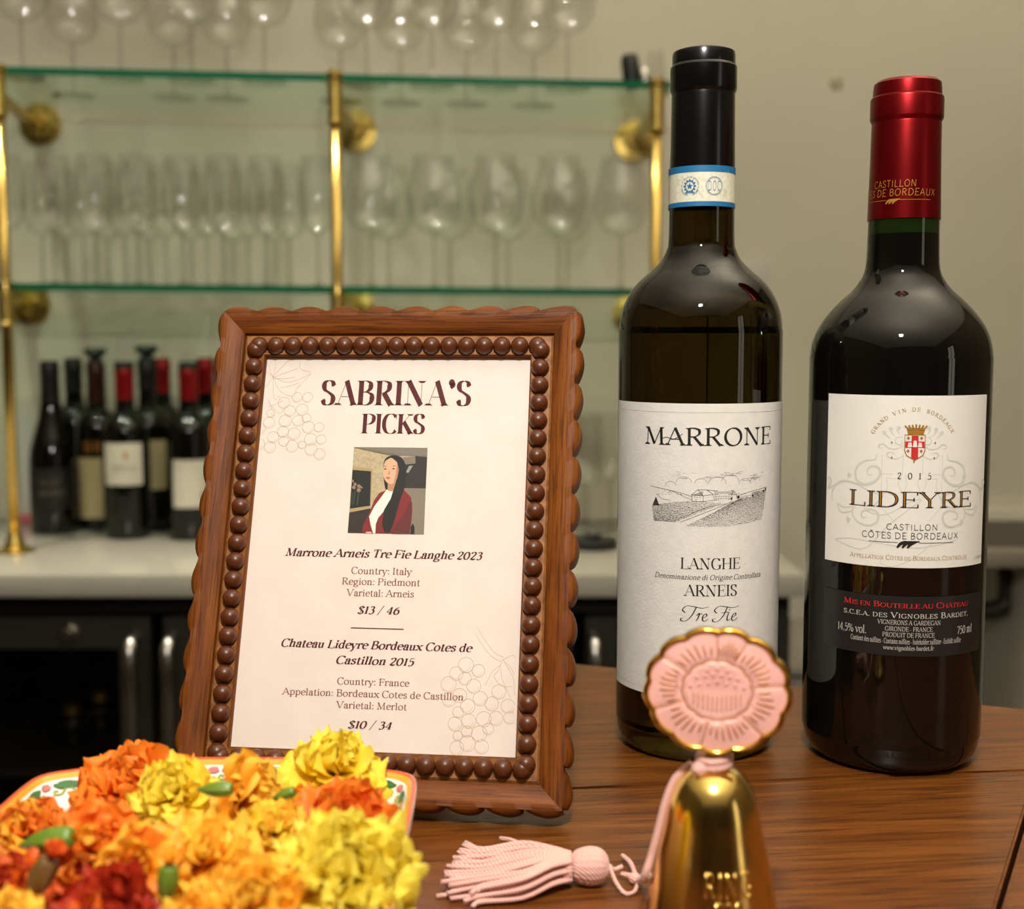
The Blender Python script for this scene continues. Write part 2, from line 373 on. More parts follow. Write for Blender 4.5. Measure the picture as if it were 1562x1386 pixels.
def arc_text(s, st, cx_, cy_, rad, a0, a1, cap):
    """letters on an arc, a0..a1 degrees measured clockwise from straight up"""
    out = []; n = len(s)
    for i, ch in enumerate(s):
        ps, adv = glyph(ch, st); k = cap/70
        a = math.radians(a0+(a1-a0)*(i+.5)/n)
        for p in ps:
            q2 = []
            for q in p:
                u, v = (q[0]-adv/2)*k, rad+q[1]*k
                q2.append((cx_+u*math.cos(a)+v*math.sin(a), cy_-u*math.sin(a)+v*math.cos(a)))
            out.append(q2)
    return out
SERIF = dict(thick=9.5, thin=3.6, serif=6, phi=12)
ITALIC = dict(thick=14, thin=5.2, serif=4, phi=12, slant=13)
DISPLAY = dict(thick=17, thin=1.6, serif=6, phi=0)
DIDOT = dict(thick=10.5, thin=2.4, serif=7, phi=0)
SANS = dict(thick=6.5, thin=6.5, serif=0, track=4)
# ---------------------------------------------------------------- the room
WY, FZ, CZ, XL, XR, YF = 2.30, -1.05, 1.75, -2.7, 2.3, -3.6
def slab(name, lo, hi, m):
    return tag(box(name, lo, hi, m), kind='structure')
slab('floor', (XL-.1, YF-.1, FZ-.1), (XR+.1, WY+.1, FZ), M['floor'])
slab('ceiling', (XL-.1, YF-.1, CZ), (XR+.1, WY+.1, CZ+.1), M['ceiling'])
slab('wall_back', (XL-.1, WY, FZ), (XR+.1, WY+.1, CZ), M['wall'])
M['wall_far'] = mat('far_wall_dimmed', srgb(62, 48, 36), .8); M['wall_side'] = mat('side_wall_dimmed', srgb(118, 104, 84), .8)  # dimness of the rear room put into darker colours of these unseen walls
slab('wall_left', (XL-.1, YF, FZ), (XL, WY, CZ), M['wall_side'])
slab('wall_right', (XR, YF, FZ), (XR+.1, WY, CZ), M['wall_side'])
slab('wall_front', (XL-.1, YF-.1, FZ), (XR+.1, YF, CZ), M['wall_far'])
# nail hole patch in the paint
pp = at(1276, 127, WY)
tag(lathe('wall_patch', [(0, .004), (.008, .003), (.013, 0)], mottle(mat('patch_filler', srgb(186, 180, 154), .8), srgb(168, 160, 130), 200), seg=16,
    rot=Matrix.Rotation(PI/2, 3, 'X'), loc=(pp.x, WY, pp.z)), 'small beige blemish on the plain wall between the two bottle necks', 'wall mark')
# light switch plate
pp = at(1150, 432, WY)
sw = thing('switch_plate', 'white switch plate on the wall right of the olive bottle shoulder', 'switch', (pp.x, WY, pp.z))
M['white_plastic'] = mat('white_plastic', srgb(196, 192, 184), .4)
box('plate', (-.025, -.008, -.04), (.025, 0, .04), M['white_plastic'], sw, .003)
box('rocker', (-.010, -.012, -.018), (.010, -.008, .018), M['white_plastic'], sw, .002)

# ---------------------------------------------------------------- back counter and backsplash
CTZ = -.144; CF = 1.748; CXR = .418
ct = tag(box('back_counter', (-1.9, CF, CTZ-.033), (CXR, WY, CTZ), M['counter'], None, .004), 'pale cream stone counter slab along the back wall', 'counter')
tag(box('backsplash_panel', (-1.9, WY-.016, CTZ+.0003), (CXR, WY-.002, .086), mottle(mat('backsplash_stone', srgb(200, 194, 176), .45), srgb(193, 187, 168), 5), None, .003), 'low cream stone upstand behind the bottles on the back counter', 'backsplash')
# ---------------------------------------------------------------- under-counter fridge
FY = CF+.045; FT = CTZ-.033
fr = thing('bar_fridge', 'black under-counter fridge with glass doors and curved steel handles', 'fridge', (-.7, FY+.2, FZ))
def rel(p, o): return (p[0]-o.location.x, p[1]-o.location.y, p[2]-o.location.z)
def fbox(name, lo, hi, m, par=fr, bev=0):
    root = fr
    return box(name, rel(lo, root), rel(hi, root), m, par, bev)
x0 = at(-390, 1000, FY).x; x1 = CXR-.012
fbox('top_panel', (x0, FY, FT-.030), (x1, WY-.05, FT), M['fridge_dark'])
fbox('vent_strip', (x0+.01, FY-.004, FT-.022), (x1-.01, FY, FT-.010), M['black'])
fbox('back_panel', (x0, WY-.07, FZ+.02), (x1, WY-.05, FT-.03), M['black'])
fbox('side_panel', (x0, FY, FZ+.02), (x0+.02, WY-.07, FT-.03), M['fridge_dark'])
fbox('side_panel', (x1-.02, FY+.002, FZ+.02), (x1, WY-.07, FT-.03), mat('fridge_side_grey', srgb(84, 80, 72), .5, .3))
fbox('base_panel', (x0, FY, FZ+.0), (x1, WY-.07, FZ+.1), M['fridge_dark'])
fbox('wire_shelf', (x0+.02, FY+.04, -.47), (x1-.02, WY-.1, -.462), M['dark_steel'])
DZ0, DZ1 = FZ+.11, FT-.034
for k, (u0, u1) in enumerate(((-380, 236), (257, 872), (892, 1226))):
    a, b = at(u0, 1000, FY).x, min(at(u1, 1000, FY).x, x1-.004)
    fw = .046
    V = [(a, DZ0), (b, DZ0), (b, DZ1), (a, DZ1), (a+fw, DZ0+fw), (b-fw, DZ0+fw), (b-fw, DZ1-fw), (a+fw, DZ1-fw)]
    P3 = [rel((x, FY-.022, z), fr) for x, z in V]+[rel((x, FY+.0, z), fr) for x, z in V]
    Fc = [[0, 1, 5, 4], [1, 2, 6, 5], [2, 3, 7, 6], [3, 0, 4, 7]]
    Fc += [[q+8 for q in f[::-1]] for f in Fc]+[[i, i+8, (i+1) % 4+8, (i+1) % 4] for i in range(4)]+[[4+(i+1) % 4, 4+(i+1) % 4+8, 4+i+8, 4+i] for i in range(4)]
    d = obj('door', P3, Fc, M['dark_steel'], fr)
    pn = [rel((x, FY-.012, z), fr) for x, z in V[4:]]
    obj('door_pane', pn, [[0, 1, 2, 3]], M['pane_dark'], d)
    # curved handle
    hx = b-.022 if k == 0 else a+.012
    hz = DZ1-.028
    H = [rel((hx, FY-.022-q, hz-w), fr) for q, w in ((0, 0), (.022, .008), (.030, .035), (.026, .07), (.030, .13), (.034, .20), (.034, .36), (.02, .39), (0, .40))]
    V2, F2 = tube_geo(smooth_path(H, 5), .0105, 10); obj('handle', V2, F2, M['steel'], d, True)
lk = at(106, 965, FY-.022)
L_ = lathe('lock', [(0, .010), (.006, .010), (.0065, .008), (.012, .008), (.016, .004), (.017, 0)], M['steel'], fr, 24, rot=Matrix.Rotation(PI/2, 3, 'X'), loc=rel(lk, fr))

# ---------------------------------------------------------------- steel sink stand at the right
sk = thing('hand_sink', 'pale basin sink on a grey stand at the right edge behind the dark red wine', 'sink', (.86, 2.02, FZ))
M['sink'] = mottle(mat('sink_steel', srgb(168, 160, 142), .35, .25), srgb(150, 142, 124), 10)
M['greyp'] = mat('grey_cabinet', srgb(176, 170, 154), .6); M['sink_white'] = mat('sink_splash_white', srgb(226, 220, 202), .4)
def sbox(name, lo, hi, m, bev=.004):
    return box(name, rel(lo, sk), rel(hi, sk), m, sk, bev)
pa = at(1500, 838, 1.85); pb = at(1500, 866, 1.85)
sbox('basin_apron', (.655, 1.85, pb.z), (1.15, 1.87, pa.z), M['sink'])
sbox('basin_left_side', (.655, 1.87, pb.z), (.67, WY-.01, pa.z+.0), M['sink'])
sbox('basin_floor', (.67, 1.87, pb.z), (1.15, WY-.01, pb.z+.01), M['dark_steel'], 0)
sbox('splash_panel', (.655, WY-.02, pa.z), (1.15, WY-.004, at(1500, 793, WY).z), M['sink_white'])
sbox('cabinet', (.80, 1.9, FZ), (1.15, 2.25, pb.z-.005), M['greyp'])
pts = [at(u, v, 1.98) for u, v in ((1537, 868), (1537, 905), (1532, 922), (1515, 930), (1490, 932))]
V2, F2 = tube_geo(smooth_path([rel(p, sk) for p in pts]), .016, 12); obj('drain_pipe', V2, F2, M['dark_steel'], sk, True)
sbox('leg', (.66, 1.86, FZ), (.69, 1.89, pb.z), M['sink'])
sbox('foot_pedal', (.742, 1.8, FZ), (.80, 1.86, FZ+.05), M['black'], .01)
# pale storage bin standing below, seen between the bottles
bn = thing('storage_bin', 'tall pale grey plastic bin on the floor past the end of the counter', 'bin', (.535, 2.08, FZ))
V, Fc = [], []
for z, q in ((0, .85), (.68, 1), (.69, 1.06), (.71, 1.06)):
    for (a, b) in ((-1, -1), (1, -1), (1, 1), (-1, 1)): V.append((a*.095*q, b*.16*q, z))
for k in range(3):
    for i in range(4): Fc.append([k*4+i, k*4+(i+1) % 4, k*4+4+(i+1) % 4, k*4+4+i])
Fc.append([3, 2, 1, 0]); M['bin'] = mat('bin_plastic', srgb(150, 145, 130), .5)
obj('body', V, Fc, M['bin'], bn)
box('lid', (-.104, -.17, .712), (.104, .17, .73), M['bin'], bn, .006)

# ---------------------------------------------------------------- glass shelves
SY0, SY1 = 1.955, 2.285
def shelf(name, pl, pr, xr, th, label):
    a, b = at(*pl, SY0), at(*pr, SY0); sl = (b.z-a.z)/(b.x-a.x); xl = -1.35
    zf = lambda x: a.z+sl*(x-a.x)
    t = thing(name, label, 'shelf', ((xl+xr)/2, (SY0+SY1)/2, zf((xl+xr)/2)))
    def q(x, y, dz): return Vector((x, y, zf(x)+dz))-t.location
    V = [q(x, y, dz) for dz in (-th/2, th/2) for x, y in ((xl, SY0+.001), (xr-.001, SY0+.001), (xr-.001, SY1), (xl, SY1))]
    obj('pane', V, [[3, 2, 1, 0], [4, 5, 6, 7]], M['shelf_glass'], t)
    V = [q(x, y, dz) for dz in (-th/2, th/2) for x, y in ((xl, SY0), (xr, SY0), (xr, SY0+.001), (xl, SY0+.001))]
    obj('front_edge', V, [[0, 1, 5, 4], [1, 2, 6, 5], [2, 3, 7, 6], [3, 0, 4, 7], [0, 3, 2, 1], [4, 5, 6, 7]], M['shelf_edge'], t)
    V = [q(x, y, dz) for dz in (-th/2, th/2) for x, y in ((xr-.001, SY0+.001), (xr, SY0+.001), (xr, SY1), (xr-.001, SY1))]
    obj('side_edge', V, [[0, 1, 5, 4], [1, 2, 6, 5], [2, 3, 7, 6], [3, 0, 4, 7], [0, 3, 2, 1], [4, 5, 6, 7]], M['shelf_edge'], t)
    return zf, th
XRT = at(1024, 130, SY0).x
top_z, TH = shelf('glass_shelf', (0, 107), (1022, 130), XRT, .0115, 'upper clear green-edged glass shelf on the wall')
low_z, _ = shelf('glass_shelf', (0, 437), (950, 446), XRT, .0115, 'lower clear green-edged glass shelf on the wall')

# ---------------------------------------------------------------- brass posts with wall brackets
def post(px, fl_top, fl_low, label):
    x = at(px, 300, SY0-.014).x; y = SY0-.014
    t = thing('brass_post', label, 'shelf support', (x, y, CTZ))
    R = lambda p: rel(p, t)
    zt = top_z(x); zl = low_z(x)
    tube('post_tube', [R((x, y, CTZ+.006)), R((x, y, zt+.004))], .0085, M['brass'], t, 20, sm=0)
    lathe('base_flange', [(0, 0), (.030, 0), (.030, .004), (.018, .007), (.012, .022), (.0105, .03), (0, .03)], M['brass_old'], t, 28, loc=R((x, y, CTZ)))
    for z0, z1 in ((zt-.072, zt-.006), (zl-.062, zl-.006)):
        lathe('sleeve', [(.0085, z0), (.0125, z0), (.0130, z0+.002), (.0130, z0+.005), (.0112, z0+.007), (.0112, z1-.007), (.0130, z1-.005), (.0130, z1-.001), (.0085, z1)], M['brass_old'], t, 24,
              loc=R((x, y, 0)))
    lathe('cap', [(.0085, 0), (.0125, .001), (.0125, .006), (.0085, .010), (0, .012)], M['brass_old'], t, 24, loc=R((x, y, zt-.002)))
    for (u, v), zs in ((fl_top, zt-.036), (fl_low, zl-.034)):
        f = at(u, v, WY); f.y = WY
        fz = f.z
        P = [R((x, y, zs)), R((x*.85+f.x*.15, y+.035, zs)), R((x*.5+f.x*.5, y+.13, (zs+fz)/2)), R((f.x, f.y-.07, fz)), R((f.x, f.y-.008, fz))]
        V2, F2 = tube_geo(smooth_path(P), .0105, 14); obj('bracket_arm', V2, F2, M['brass_old'], t, True)
        g = lathe('wall_flange', [(0, .030), (.014, .030), (.016, .026), (.016, .012), (.020, .008), (.037, .006), (.038, 0)], M['brass_old'], t, 32,
              rot=Matrix.Rotation(PI/2, 3, 'X'), loc=R((f.x, WY, fz)))
        for k in range(4):
            a = PI/4+k*PI/2+.4
            lathe('screw', [(0, .0085), (.0035, .008), (.0042, .006)], M['dark_steel'], g, 10, rot=Matrix.Rotation(PI/2, 3, 'X'),
                  loc=R((f.x+.028*math.cos(a), WY, fz+.028*math.sin(a))))
    return t
post(3, (62, 190), (46, 464), 'polished brass post at the left edge of the picture')
post(513, (543, 201), (541, 470), 'polished brass post rising above the wooden picture frame')
post(1001, (968, 216), (966, 478), 'polished brass post beside the neck of the olive bottle')

# ---------------------------------------------------------------- wine glasses
def glass_meshes(h, stem, rb, rr, rf):
    """bowl, stem and foot meshes: overall height, stem height, widest and rim radius, foot radius"""
    hb = h-stem
    prof = [(.0035, stem)]
    for i in range(1, 15):
        t = i/14
        if t < .42: r = rb*math.sin(math.acos(max(0, 1-t/.42)))**.95 if t < .42 else rb
        else: r = rr+(rb-rr)*(math.cos((t-.42)/.58*PI)+1)/2
        prof.append((max(r, .0045), stem+hb*t))
    bowl = prof+[(rr-.0012, h)]
    st = [(.0035, stem+.002), (.0030, stem*.6), (.0033, stem*.2), (.006, .006), (.009, .0042)]
    ft = [(0, .0036), (.010, .0042), (rf*.6, .0024), (rf, .0012), (rf, 0), (0, 0)]
    out = []
    for nm, pr, m in (('bowl', bowl, M['wineglass']), ('stem', st, M['stemglass']), ('foot', ft, M['wineglass'])):
        o = lathe(nm, pr, m, None, 32); out.append((nm, o.data)); bpy.data.objects.remove(o)
    return out
G_RED = glass_meshes(.212, .085, .045, .032, .037)
G_SLIM = glass_meshes(.205, .082, .031, .025, .031)
def put_glass(parts, loc, label, group):
    t = thing('wine_glass', label, 'wine glass', loc, (0, 0, random.uniform(0, 6)), group)
    for nm, me in parts: mk(nm, me, t)
ORD = ['first', 'second', 'third', 'fourth', 'fifth', 'sixth', 'seventh', 'eighth', 'ninth']
def row(parts, us, Y, zf, text, group):
    for i, u in enumerate(us):
        p = at(u, 300, Y)
        put_glass(parts, (p.x, Y, zf(p.x)+TH/2), text % ORD[i], group)
row(G_RED, (565, 662, 756, 853, 948), 2.03, low_z, 'round wine glass, %s from the brass post in the front row, lower shelf', 'round wine glasses on the lower shelf')
row(G_RED, (592, 686, 775, 866), 2.17, low_z, 'round wine glass, %s from the brass post in the back row, lower shelf', 'round wine glasses on the lower shelf')
row(G_SLIM, (8, 80, 144, 209, 277, 340, 405, 484), 2.01, low_z, 'slim wine glass, %s from the left in the front row, lower shelf', 'slim wine glasses on the lower shelf')
row(G_SLIM, (62, 125, 188, 251, 314, 377, 440), 2.10, low_z, 'slim wine glass, %s from the left in the middle row, lower shelf', 'slim wine glasses on the lower shelf')
row(G_SLIM, (98, 162, 226, 290, 354, 418), 2.20, low_z, 'slim wine glass, %s from the left in the back row, lower shelf', 'slim wine glasses on the lower shelf')
row(G_RED, (41, 190, 297, 407, 561, 660, 757, 865), 2.04, top_z, 'large wine glass, %s from the left in the front row, upper shelf', 'large wine glasses on the upper shelf')
row(G_RED, (118, 270, 350, 522, 613, 712, 814), 2.19, top_z, 'large wine glass, %s from the left in the back row, upper shelf', 'large wine glasses on the upper shelf')
# glasses on the counter, glimpsed between the frame and the olive bottle
for i, (u, Y) in enumerate(((897, 2.10), (932, 2.185), (889, 2.24), (992, 2.23))):
    p = at(u, 700, Y)
    put_glass(G_SLIM, (p.x, Y, CTZ), 'slim wine glass on the back counter between frame and olive bottle, %s' % ('nearest', 'beside the bottle', 'against the upstand', 'hidden behind the bottle')[i], 'wine glasses on the back counter')
# black coaster-like lid
p = at(905, 838, 1.98)
t = thing('round_tray', 'small round black lid on the counter right of the picture frame', 'lid', (p.x, p.y, CTZ))
lathe('disc', [(0, 0), (.038, 0), (.040, .003), (.040, .012), (.036, .015), (0, .013)], M['black'], t, 28)
lathe('knob', [(0, .0132), (.010, .0135), (.012, .02), (.008, .024), (0, .025)], M['black'], t, 16)
# corkscrew / stopper standing on the upper shelf
p = at(972, 120, 2.02)
t = thing('bottle_stopper', 'small black and silver bottle opener at the right end of the upper shelf', 'bottle opener', (p.x, 2.02, top_z(p.x)+TH/2), (0, -.14, 0))
lathe('handle', [(0, 0), (.012, 0), (.015, .01), (.0145, .045), (.012, .053), (0, .056)], M['black'], t, 20, loc=(-.006, 0, .001))
lathe('collar', [(0, 0), (.007, 0), (.009, .008), (.008, .024), (.004, .03), (0, .03)], M['steel'], t, 16, loc=(.012, -.016, 0))
p = at(1003, 110, 2.05)
t = thing('clear_tube', 'faint clear plastic holder beside the black opener on the upper shelf', 'holder', (p.x+.004, 2.05, top_z(p.x)+TH/2), (0, -.12, 0))
lathe('wall', [(.012, .001), (.012, .066), (.0105, .066)], M['wineglass'], t, 20); lathe('foot', [(0, .0005), (.014, .0005), (.014, .002), (0, .002)], M['wineglass'], t, 20)

# ---------------------------------------------------------------- wine bottles on the back counter
M['dark_glass'] = mat('dark_bottle_glass', (.003, .003, .0025, 1), .08); M['dark_glass'].node_tree.nodes['Principled BSDF'].inputs['IOR'].default_value = 1.5
M['cream_label'] = mat('cream_label', srgb(205, 200, 182), .6); M['tan_label'] = mat('tan_label', srgb(176, 160, 118), .6)
M['black_label'] = mat('black_label', srgb(14, 14, 14), .5); M['grey_print'] = mat('grey_print', srgb(120, 112, 96), .5)
M['red_foil'] = mat('red_foil', srgb(150, 18, 22), .3, .5); M['green_cap'] = mat('dark_green_cap', srgb(16, 40, 22), .4)
M['brown_foil'] = mat('brown_foil', srgb(60, 28, 16), .35, .3); M['orange_print'] = mat('orange_print', srgb(170, 110, 40), .5)
M['gold_print'] = mat('gold_print', srgb(188, 146, 70), .35, .4); M['black_print'] = mat('black_print', srgb(28, 24, 22), .6)
def bordeaux(h, R): return [(0, .002), (R-.008, 0), (R-.002, .003), (R, .010), (R, h*.60), (R*.97, h*.635), (R*.85, h*.672), (R*.6, h*.705), (R*.44, h*.725), (.0155, h*.76), (.0145, h-.028)]
def burgundy(h, R): return [(0, .002), (R-.008, 0), (R-.002, .003), (R, .010), (R, h*.42), (R*.95, h*.49), (R*.78, h*.57), (R*.55, h*.67), (.0165, h*.76), (.0145, h-.028)]
def cyl_map(R, c=0):
    """label coordinates (arc length, height) onto an upright cylinder whose front faces angle c"""
    def f(x, z, lift=0):
        a = c+x/R; return Vector(((R+lift)*math.sin(a), -(R+lift)*math.cos(a), z))
    return f
def patch(name, R, a0, a1, z0, z1, m, parent, lift=.0003, n=24, thick=True):
    V, Fc = [], []
    for i in range(n+1):
        a = math.radians(a0+(a1-a0)*i/n)
        for z in (z0, z1): V.append(Vector(((R+lift)*math.sin(a), -(R+lift)*math.cos(a), z)))
    for i in range(n): Fc.append([2*i, 2*i+2, 2*i+3, 2*i+1])
    return obj(name, V, Fc, m, parent, True)
def far_bottle(u, Y, h, R, label, shape, cap, caplen, stopper=False, captop=None, lab=None, prints=None, z=CTZ, grp='wine bottles on the back counter'):
    p = at(u, 700, Y)
    face = math.atan2(p.x, Y)
    t = thing('wine_bottle', label, 'bottle', (p.x, Y, z), (0, 0, -face), grp)
    pr = shape(h, R); lathe('body', pr+[(.0145, h-.004), (0, h-.004)], M['dark_glass'], t, 40)
    z0 = h-caplen
    c = lathe('capsule', [(.0165 if z0 < h*.78 else .0158, z0), (.0156, h-.024), (.0165, h-.022), (.0165, h-.012), (.0155, h-.010), (.0150, h), (0, h+.0005)], cap, t, 28)
    if captop: lathe('capsule_top', [(.0160, h-.011), (.0158, h+.001), (0, h+.002)], captop, c, 28)
    if stopper: lathe('stopper', [(.010, h), (.010, h+.006), (.019, h+.014), (.0205, h+.018), (.018, h+.022), (0, h+.024)], M['green_cap'], t, 24)
    if lab:
        lz0, lz1, a0, a1, lm = lab
        l = patch('label', R, a0, a1, lz0, lz1, lm, t, .0004)
        if prints:
            for pm, polys in prints: art('print', polys, cyl_map(R), pm, l, .0006)
    return t
def rect(x0, z0, x1, z1): return [(x0, z0), (x1, z0), (x1, z1), (x0, z1)]
def hlines(x0, x1, z0, n, dz, h=.0012): return [rect(x0+(.002*((i*7) % 3)), z0-i*dz, x1-(.003*((i*5) % 3)), z0-i*dz+h) for i in range(n)]
far_bottle(80, 2.14, .297, .0385, 'burgundy shaped bottle with black label, leftmost on the back counter', burgundy, M['black'], .07,
    lab=(.045, .115, -75, 75, M['black_label']), prints=[(M['grey_print'], text_polys('OLET', SANS, -.022, .014, .087, .010)+text_polys('WINES', SANS, -.024, .020, .068, .010)+hlines(-.03, .03, .108, 1, .01)+hlines(-.03, .03, .052, 1, .01)+hlines(-.024, .022, .060, 1, .01))])
far_bottle(116, 2.246, .300, .037, 'black capped bottle standing behind the burgundy shaped one', bordeaux, M['black'], .06)
far_bottle(150, 2.19, .295, .0378, 'bottle with brown foil, dark stopper and tan label', bordeaux, M['brown_foil'], .075, stopper=True,
    lab=(.022, .128, -60, 45, M['tan_label']), prints=[(M['grey_print'], [rect(-.024, .088, -.004, .091), rect(-.02, .091, -.008, .093)]), (M['orange_print'], text_polys('SHE', SERIF, -.026, .010, .138, .018))])
LID = [(M['grey_print'], text_polys('LIDEYRE', SERIF, -.024, .018, .117, .007)+hlines(-.014, .010, .106, 2, .005)), (M['orange_print'], [rect(-.005, .136, .002, .147)])]
far_bottle(193, 2.09, .295, .0385, 'red capped bottle with square white crest label, second from the frame', bordeaux, M['red_foil'], .062, captop=M['green_cap'],
    lab=(.092, .162, -62, 40, M['cream_label']), prints=LID)
far_bottle(228, 2.17, .300, .0385, 'bottle with dark stopper behind the white crest labelled one', bordeaux, M['black'], .05, stopper=True,
    lab=(.075, .160, -20, 70, M['tan_label']), prints=[(M['grey_print'], hlines(.0, .03, .15, 3, .02, .004))])
far_bottle(250, 2.243, .300, .0370, 'red capped bottle half hidden at the rear of the group', bordeaux, M['red_foil'], .062)
far_bottle(290, 2.08, .295, .0390, 'red capped bottle with a back label, nearest to the frame', bordeaux, M['red_foil'], .062, captop=M['green_cap'],
    lab=(.056, .135, -45, 42, M['cream_label']), prints=[(M['grey_print'], hlines(-.024, .02, .126, 9, .0075, .0014)+[rect(.017, .066, .024, .082)])])
far_bottle(316, 2.24, .300, .0380, 'red capped bottle at the rear, beside the edge of the frame', bordeaux, M['red_foil'], .062)
far_bottle(345, 2.15, .300, .0380, 'red capped bottle mostly hidden behind the frame', bordeaux, M['red_foil'], .062)
# little card with a pink foot by the brass post
p = at(33, 790, 2.24)
t = thing('menu_stand', 'narrow white card with pink foot beside the left brass post', 'card', (p.x, p.y, CTZ))
box('card', (-.018, -.001, .018), (.022, .001, .200), M['white_plastic'], t)
box('foot', (-.018, -.012, 0), (.022, .012, .018), mat('pink_foot', srgb(190, 90, 100), .5), t, .003)
# bottles inside the fridge
M['gold_cap'] = mat('gold_foil', srgb(150, 120, 60), .3, .8)
for u, Y, zt, lab in ((98, 1.98, 1072, 'gold topped bottle inside the fridge, near the picture left'), (141, 2.04, 1052, 'gold topped bottle inside the fridge, standing farther back'), (14, 2.03, 1222, 'green bottle with gold top low in the fridge'), (185, 1.96, 1215, 'dark bottle low in the fridge, right of the others')):
    p = at(u, zt, Y); b0 = -.462 if zt < 1200 else -.66
    far_bottle(u, Y, p.z-b0, .036, lab, bordeaux, M['gold_cap'], .045, z=b0, grp='bottles in the fridge')
fbox('wire_shelf', (x0+.02, FY+.04, -.668), (x1-.02, WY-.1, -.660), M['dark_steel'])
t = thing('white_tub', 'white lidded tub inside the fridge at the lower left', 'tub', (at(70, 1200, 1.9).x, 1.93, -.66))
lathe('body', [(0, 0), (.045, 0), (.05, .006), (.055, .115), (0, .115)], M['white_plastic'], t, 24); lathe('lid', [(.0565, .115), (.0565, .125), (0, .127)], M['white_plastic'], t, 24)
# ---------------------------------------------------------------- the wooden table top
def clip(P, p, n):
    out = []
    for i in range(len(P)):
        a, b = P[i], P[(i+1) % len(P)]; da = (a-p).dot(n); db = (b-p).dot(n)
        if da >= 0: out.append(a)
        if da*db < 0: out.append(a+(b-a)*(da/(da-db)))
    return out
def prism(name, P, z0, z1, m, parent, bev=.0008, off=(0, 0, 0)):
    bm = bmesh.new(); T = [bm.verts.new((p.x-off[0], p.y-off[1], z1-off[2])) for p in P]; B = [bm.verts.new((p.x-off[0], p.y-off[1], z0-off[2])) for p in P]
    bm.faces.new(T); bm.faces.new(B[::-1])
    for i in range(len(P)):
        j = (i+1) % len(P); bm.faces.new([T[j], T[i], B[i], B[j]])
    bmesh.ops.recalc_face_normals(bm, faces=bm.faces)
    te = [e for e in bm.edges if all(abs(v.co.z-(z1-off[2])) < 1e-6 for v in e.verts)]
    bmesh.ops.bevel(bm, geom=te, offset=bev, segments=2, affect='EDGES')
    return from_bm(name, bm, m, parent)
dA = Vector((.9290, -.3700)); dB = Vector((-.3700, -.9290))       # far edge and left edge of the table
Cn = Vector((-.069, .7605))                                       # the corner behind the frame
def edge_pt(s): return Cn+dA*s
out = []
r = .05
for k in range(9):
    a = PI/2*k/8; out.append(Cn+dA*(r-r*math.sin(a))+dB*(r-r*math.cos(a)))
out += [Cn+dB*.85, Cn+dB*.85+dA*.9, Cn+dA*.9]
out = out[::-1]
s1, s2 = Vector((.15, .5275)), Vector((-.110, .994)).normalized()
c1, c2 = Vector((.178, .4306)), Vector((.886, -.464)).normalized()
tb = thing('wood_table', 'brown wooden plank table the bottles and frame stand on', 'table', (.12, .3, -.028))
g = .0006
off = (.12, .3, -.028)
far_ = clip(out, s1+s2*g, s2); near = clip(out, s1-s2*g, -s2)
nl = clip(near, c1-c2*g*1.6, -c2); nr = clip(near, c1+c2*g*1.6, c2)
q1 = s1-s2*.245
nl1 = clip(nl, q1+s2*g, s2); nl2 = clip(nl, q1-s2*g, -s2)
for P in (far_, nl1, nl2, nr): 
    if len(P) > 2: prism('plank', P, -.022, 0, M['table'], tb, .0009, off)
inset = [p+(Vector((.12, .3))-p)*.04 for p in out]
prism('under_frame', inset, -.05, -.0225, M['table_edge'], tb, .001, off)
M['leg'] = M['table_edge']
for p in ((-.02, .60), (.5, .38)): box('leg', (p[0]-.12-.03, p[1]-.3-.03, FZ+.028), (p[0]-.12+.03, p[1]-.3+.03, -.0225), M['leg'], tb, .004)
for p in ((-.18, .15), (.35, -.1)): box('leg', (p[0]-.12-.03, p[1]-.3-.03, FZ+.028), (p[0]-.12+.03, p[1]-.3+.03, -.0225), M['leg'], tb, .004)

# ---------------------------------------------------------------- scalloped wooden picture frame
U0 = .1162; FW, FH = U0, U0*1.4325; HB = U0*1.62; SM = .978e-3
X_ = Vector((.9934, -.1150, 0)).normalized(); Up = Vector((.0353, .3421, .939)); Up = (Up-X_*Up.dot(X_)).normalized(); Nn = X_.cross(Up)
TL = Vector((-.932, 4.726, -.078))*U0+Vector((0, 0, CAMZ))
F = thing('picture_frame', 'carved brown wooden picture frame with scalloped edge and beads holding a wine menu', 'picture frame')
F.matrix_world = Matrix.Translation(TL+X_*(FW/2)-Up*HB) @ Matrix((X_, Up, Nn)).transposed().to_4x4()
PROF = [(0, -.0072), (0, -.0006), (.0006, 0), (.0016, -.0004), (.0088, -.0002), (.0097, -.0010), (.0101, .0008), (.0120, .0020), (.0165, .0034), (.0195, .0038), (.0212, .0030), (.0223, .0012), (.0227, -.0015), (.0227, -.0072)]
UO = .0227; OW, OH, OT, OX = .1172, .1676, HB+.0019, .0002      # the opening
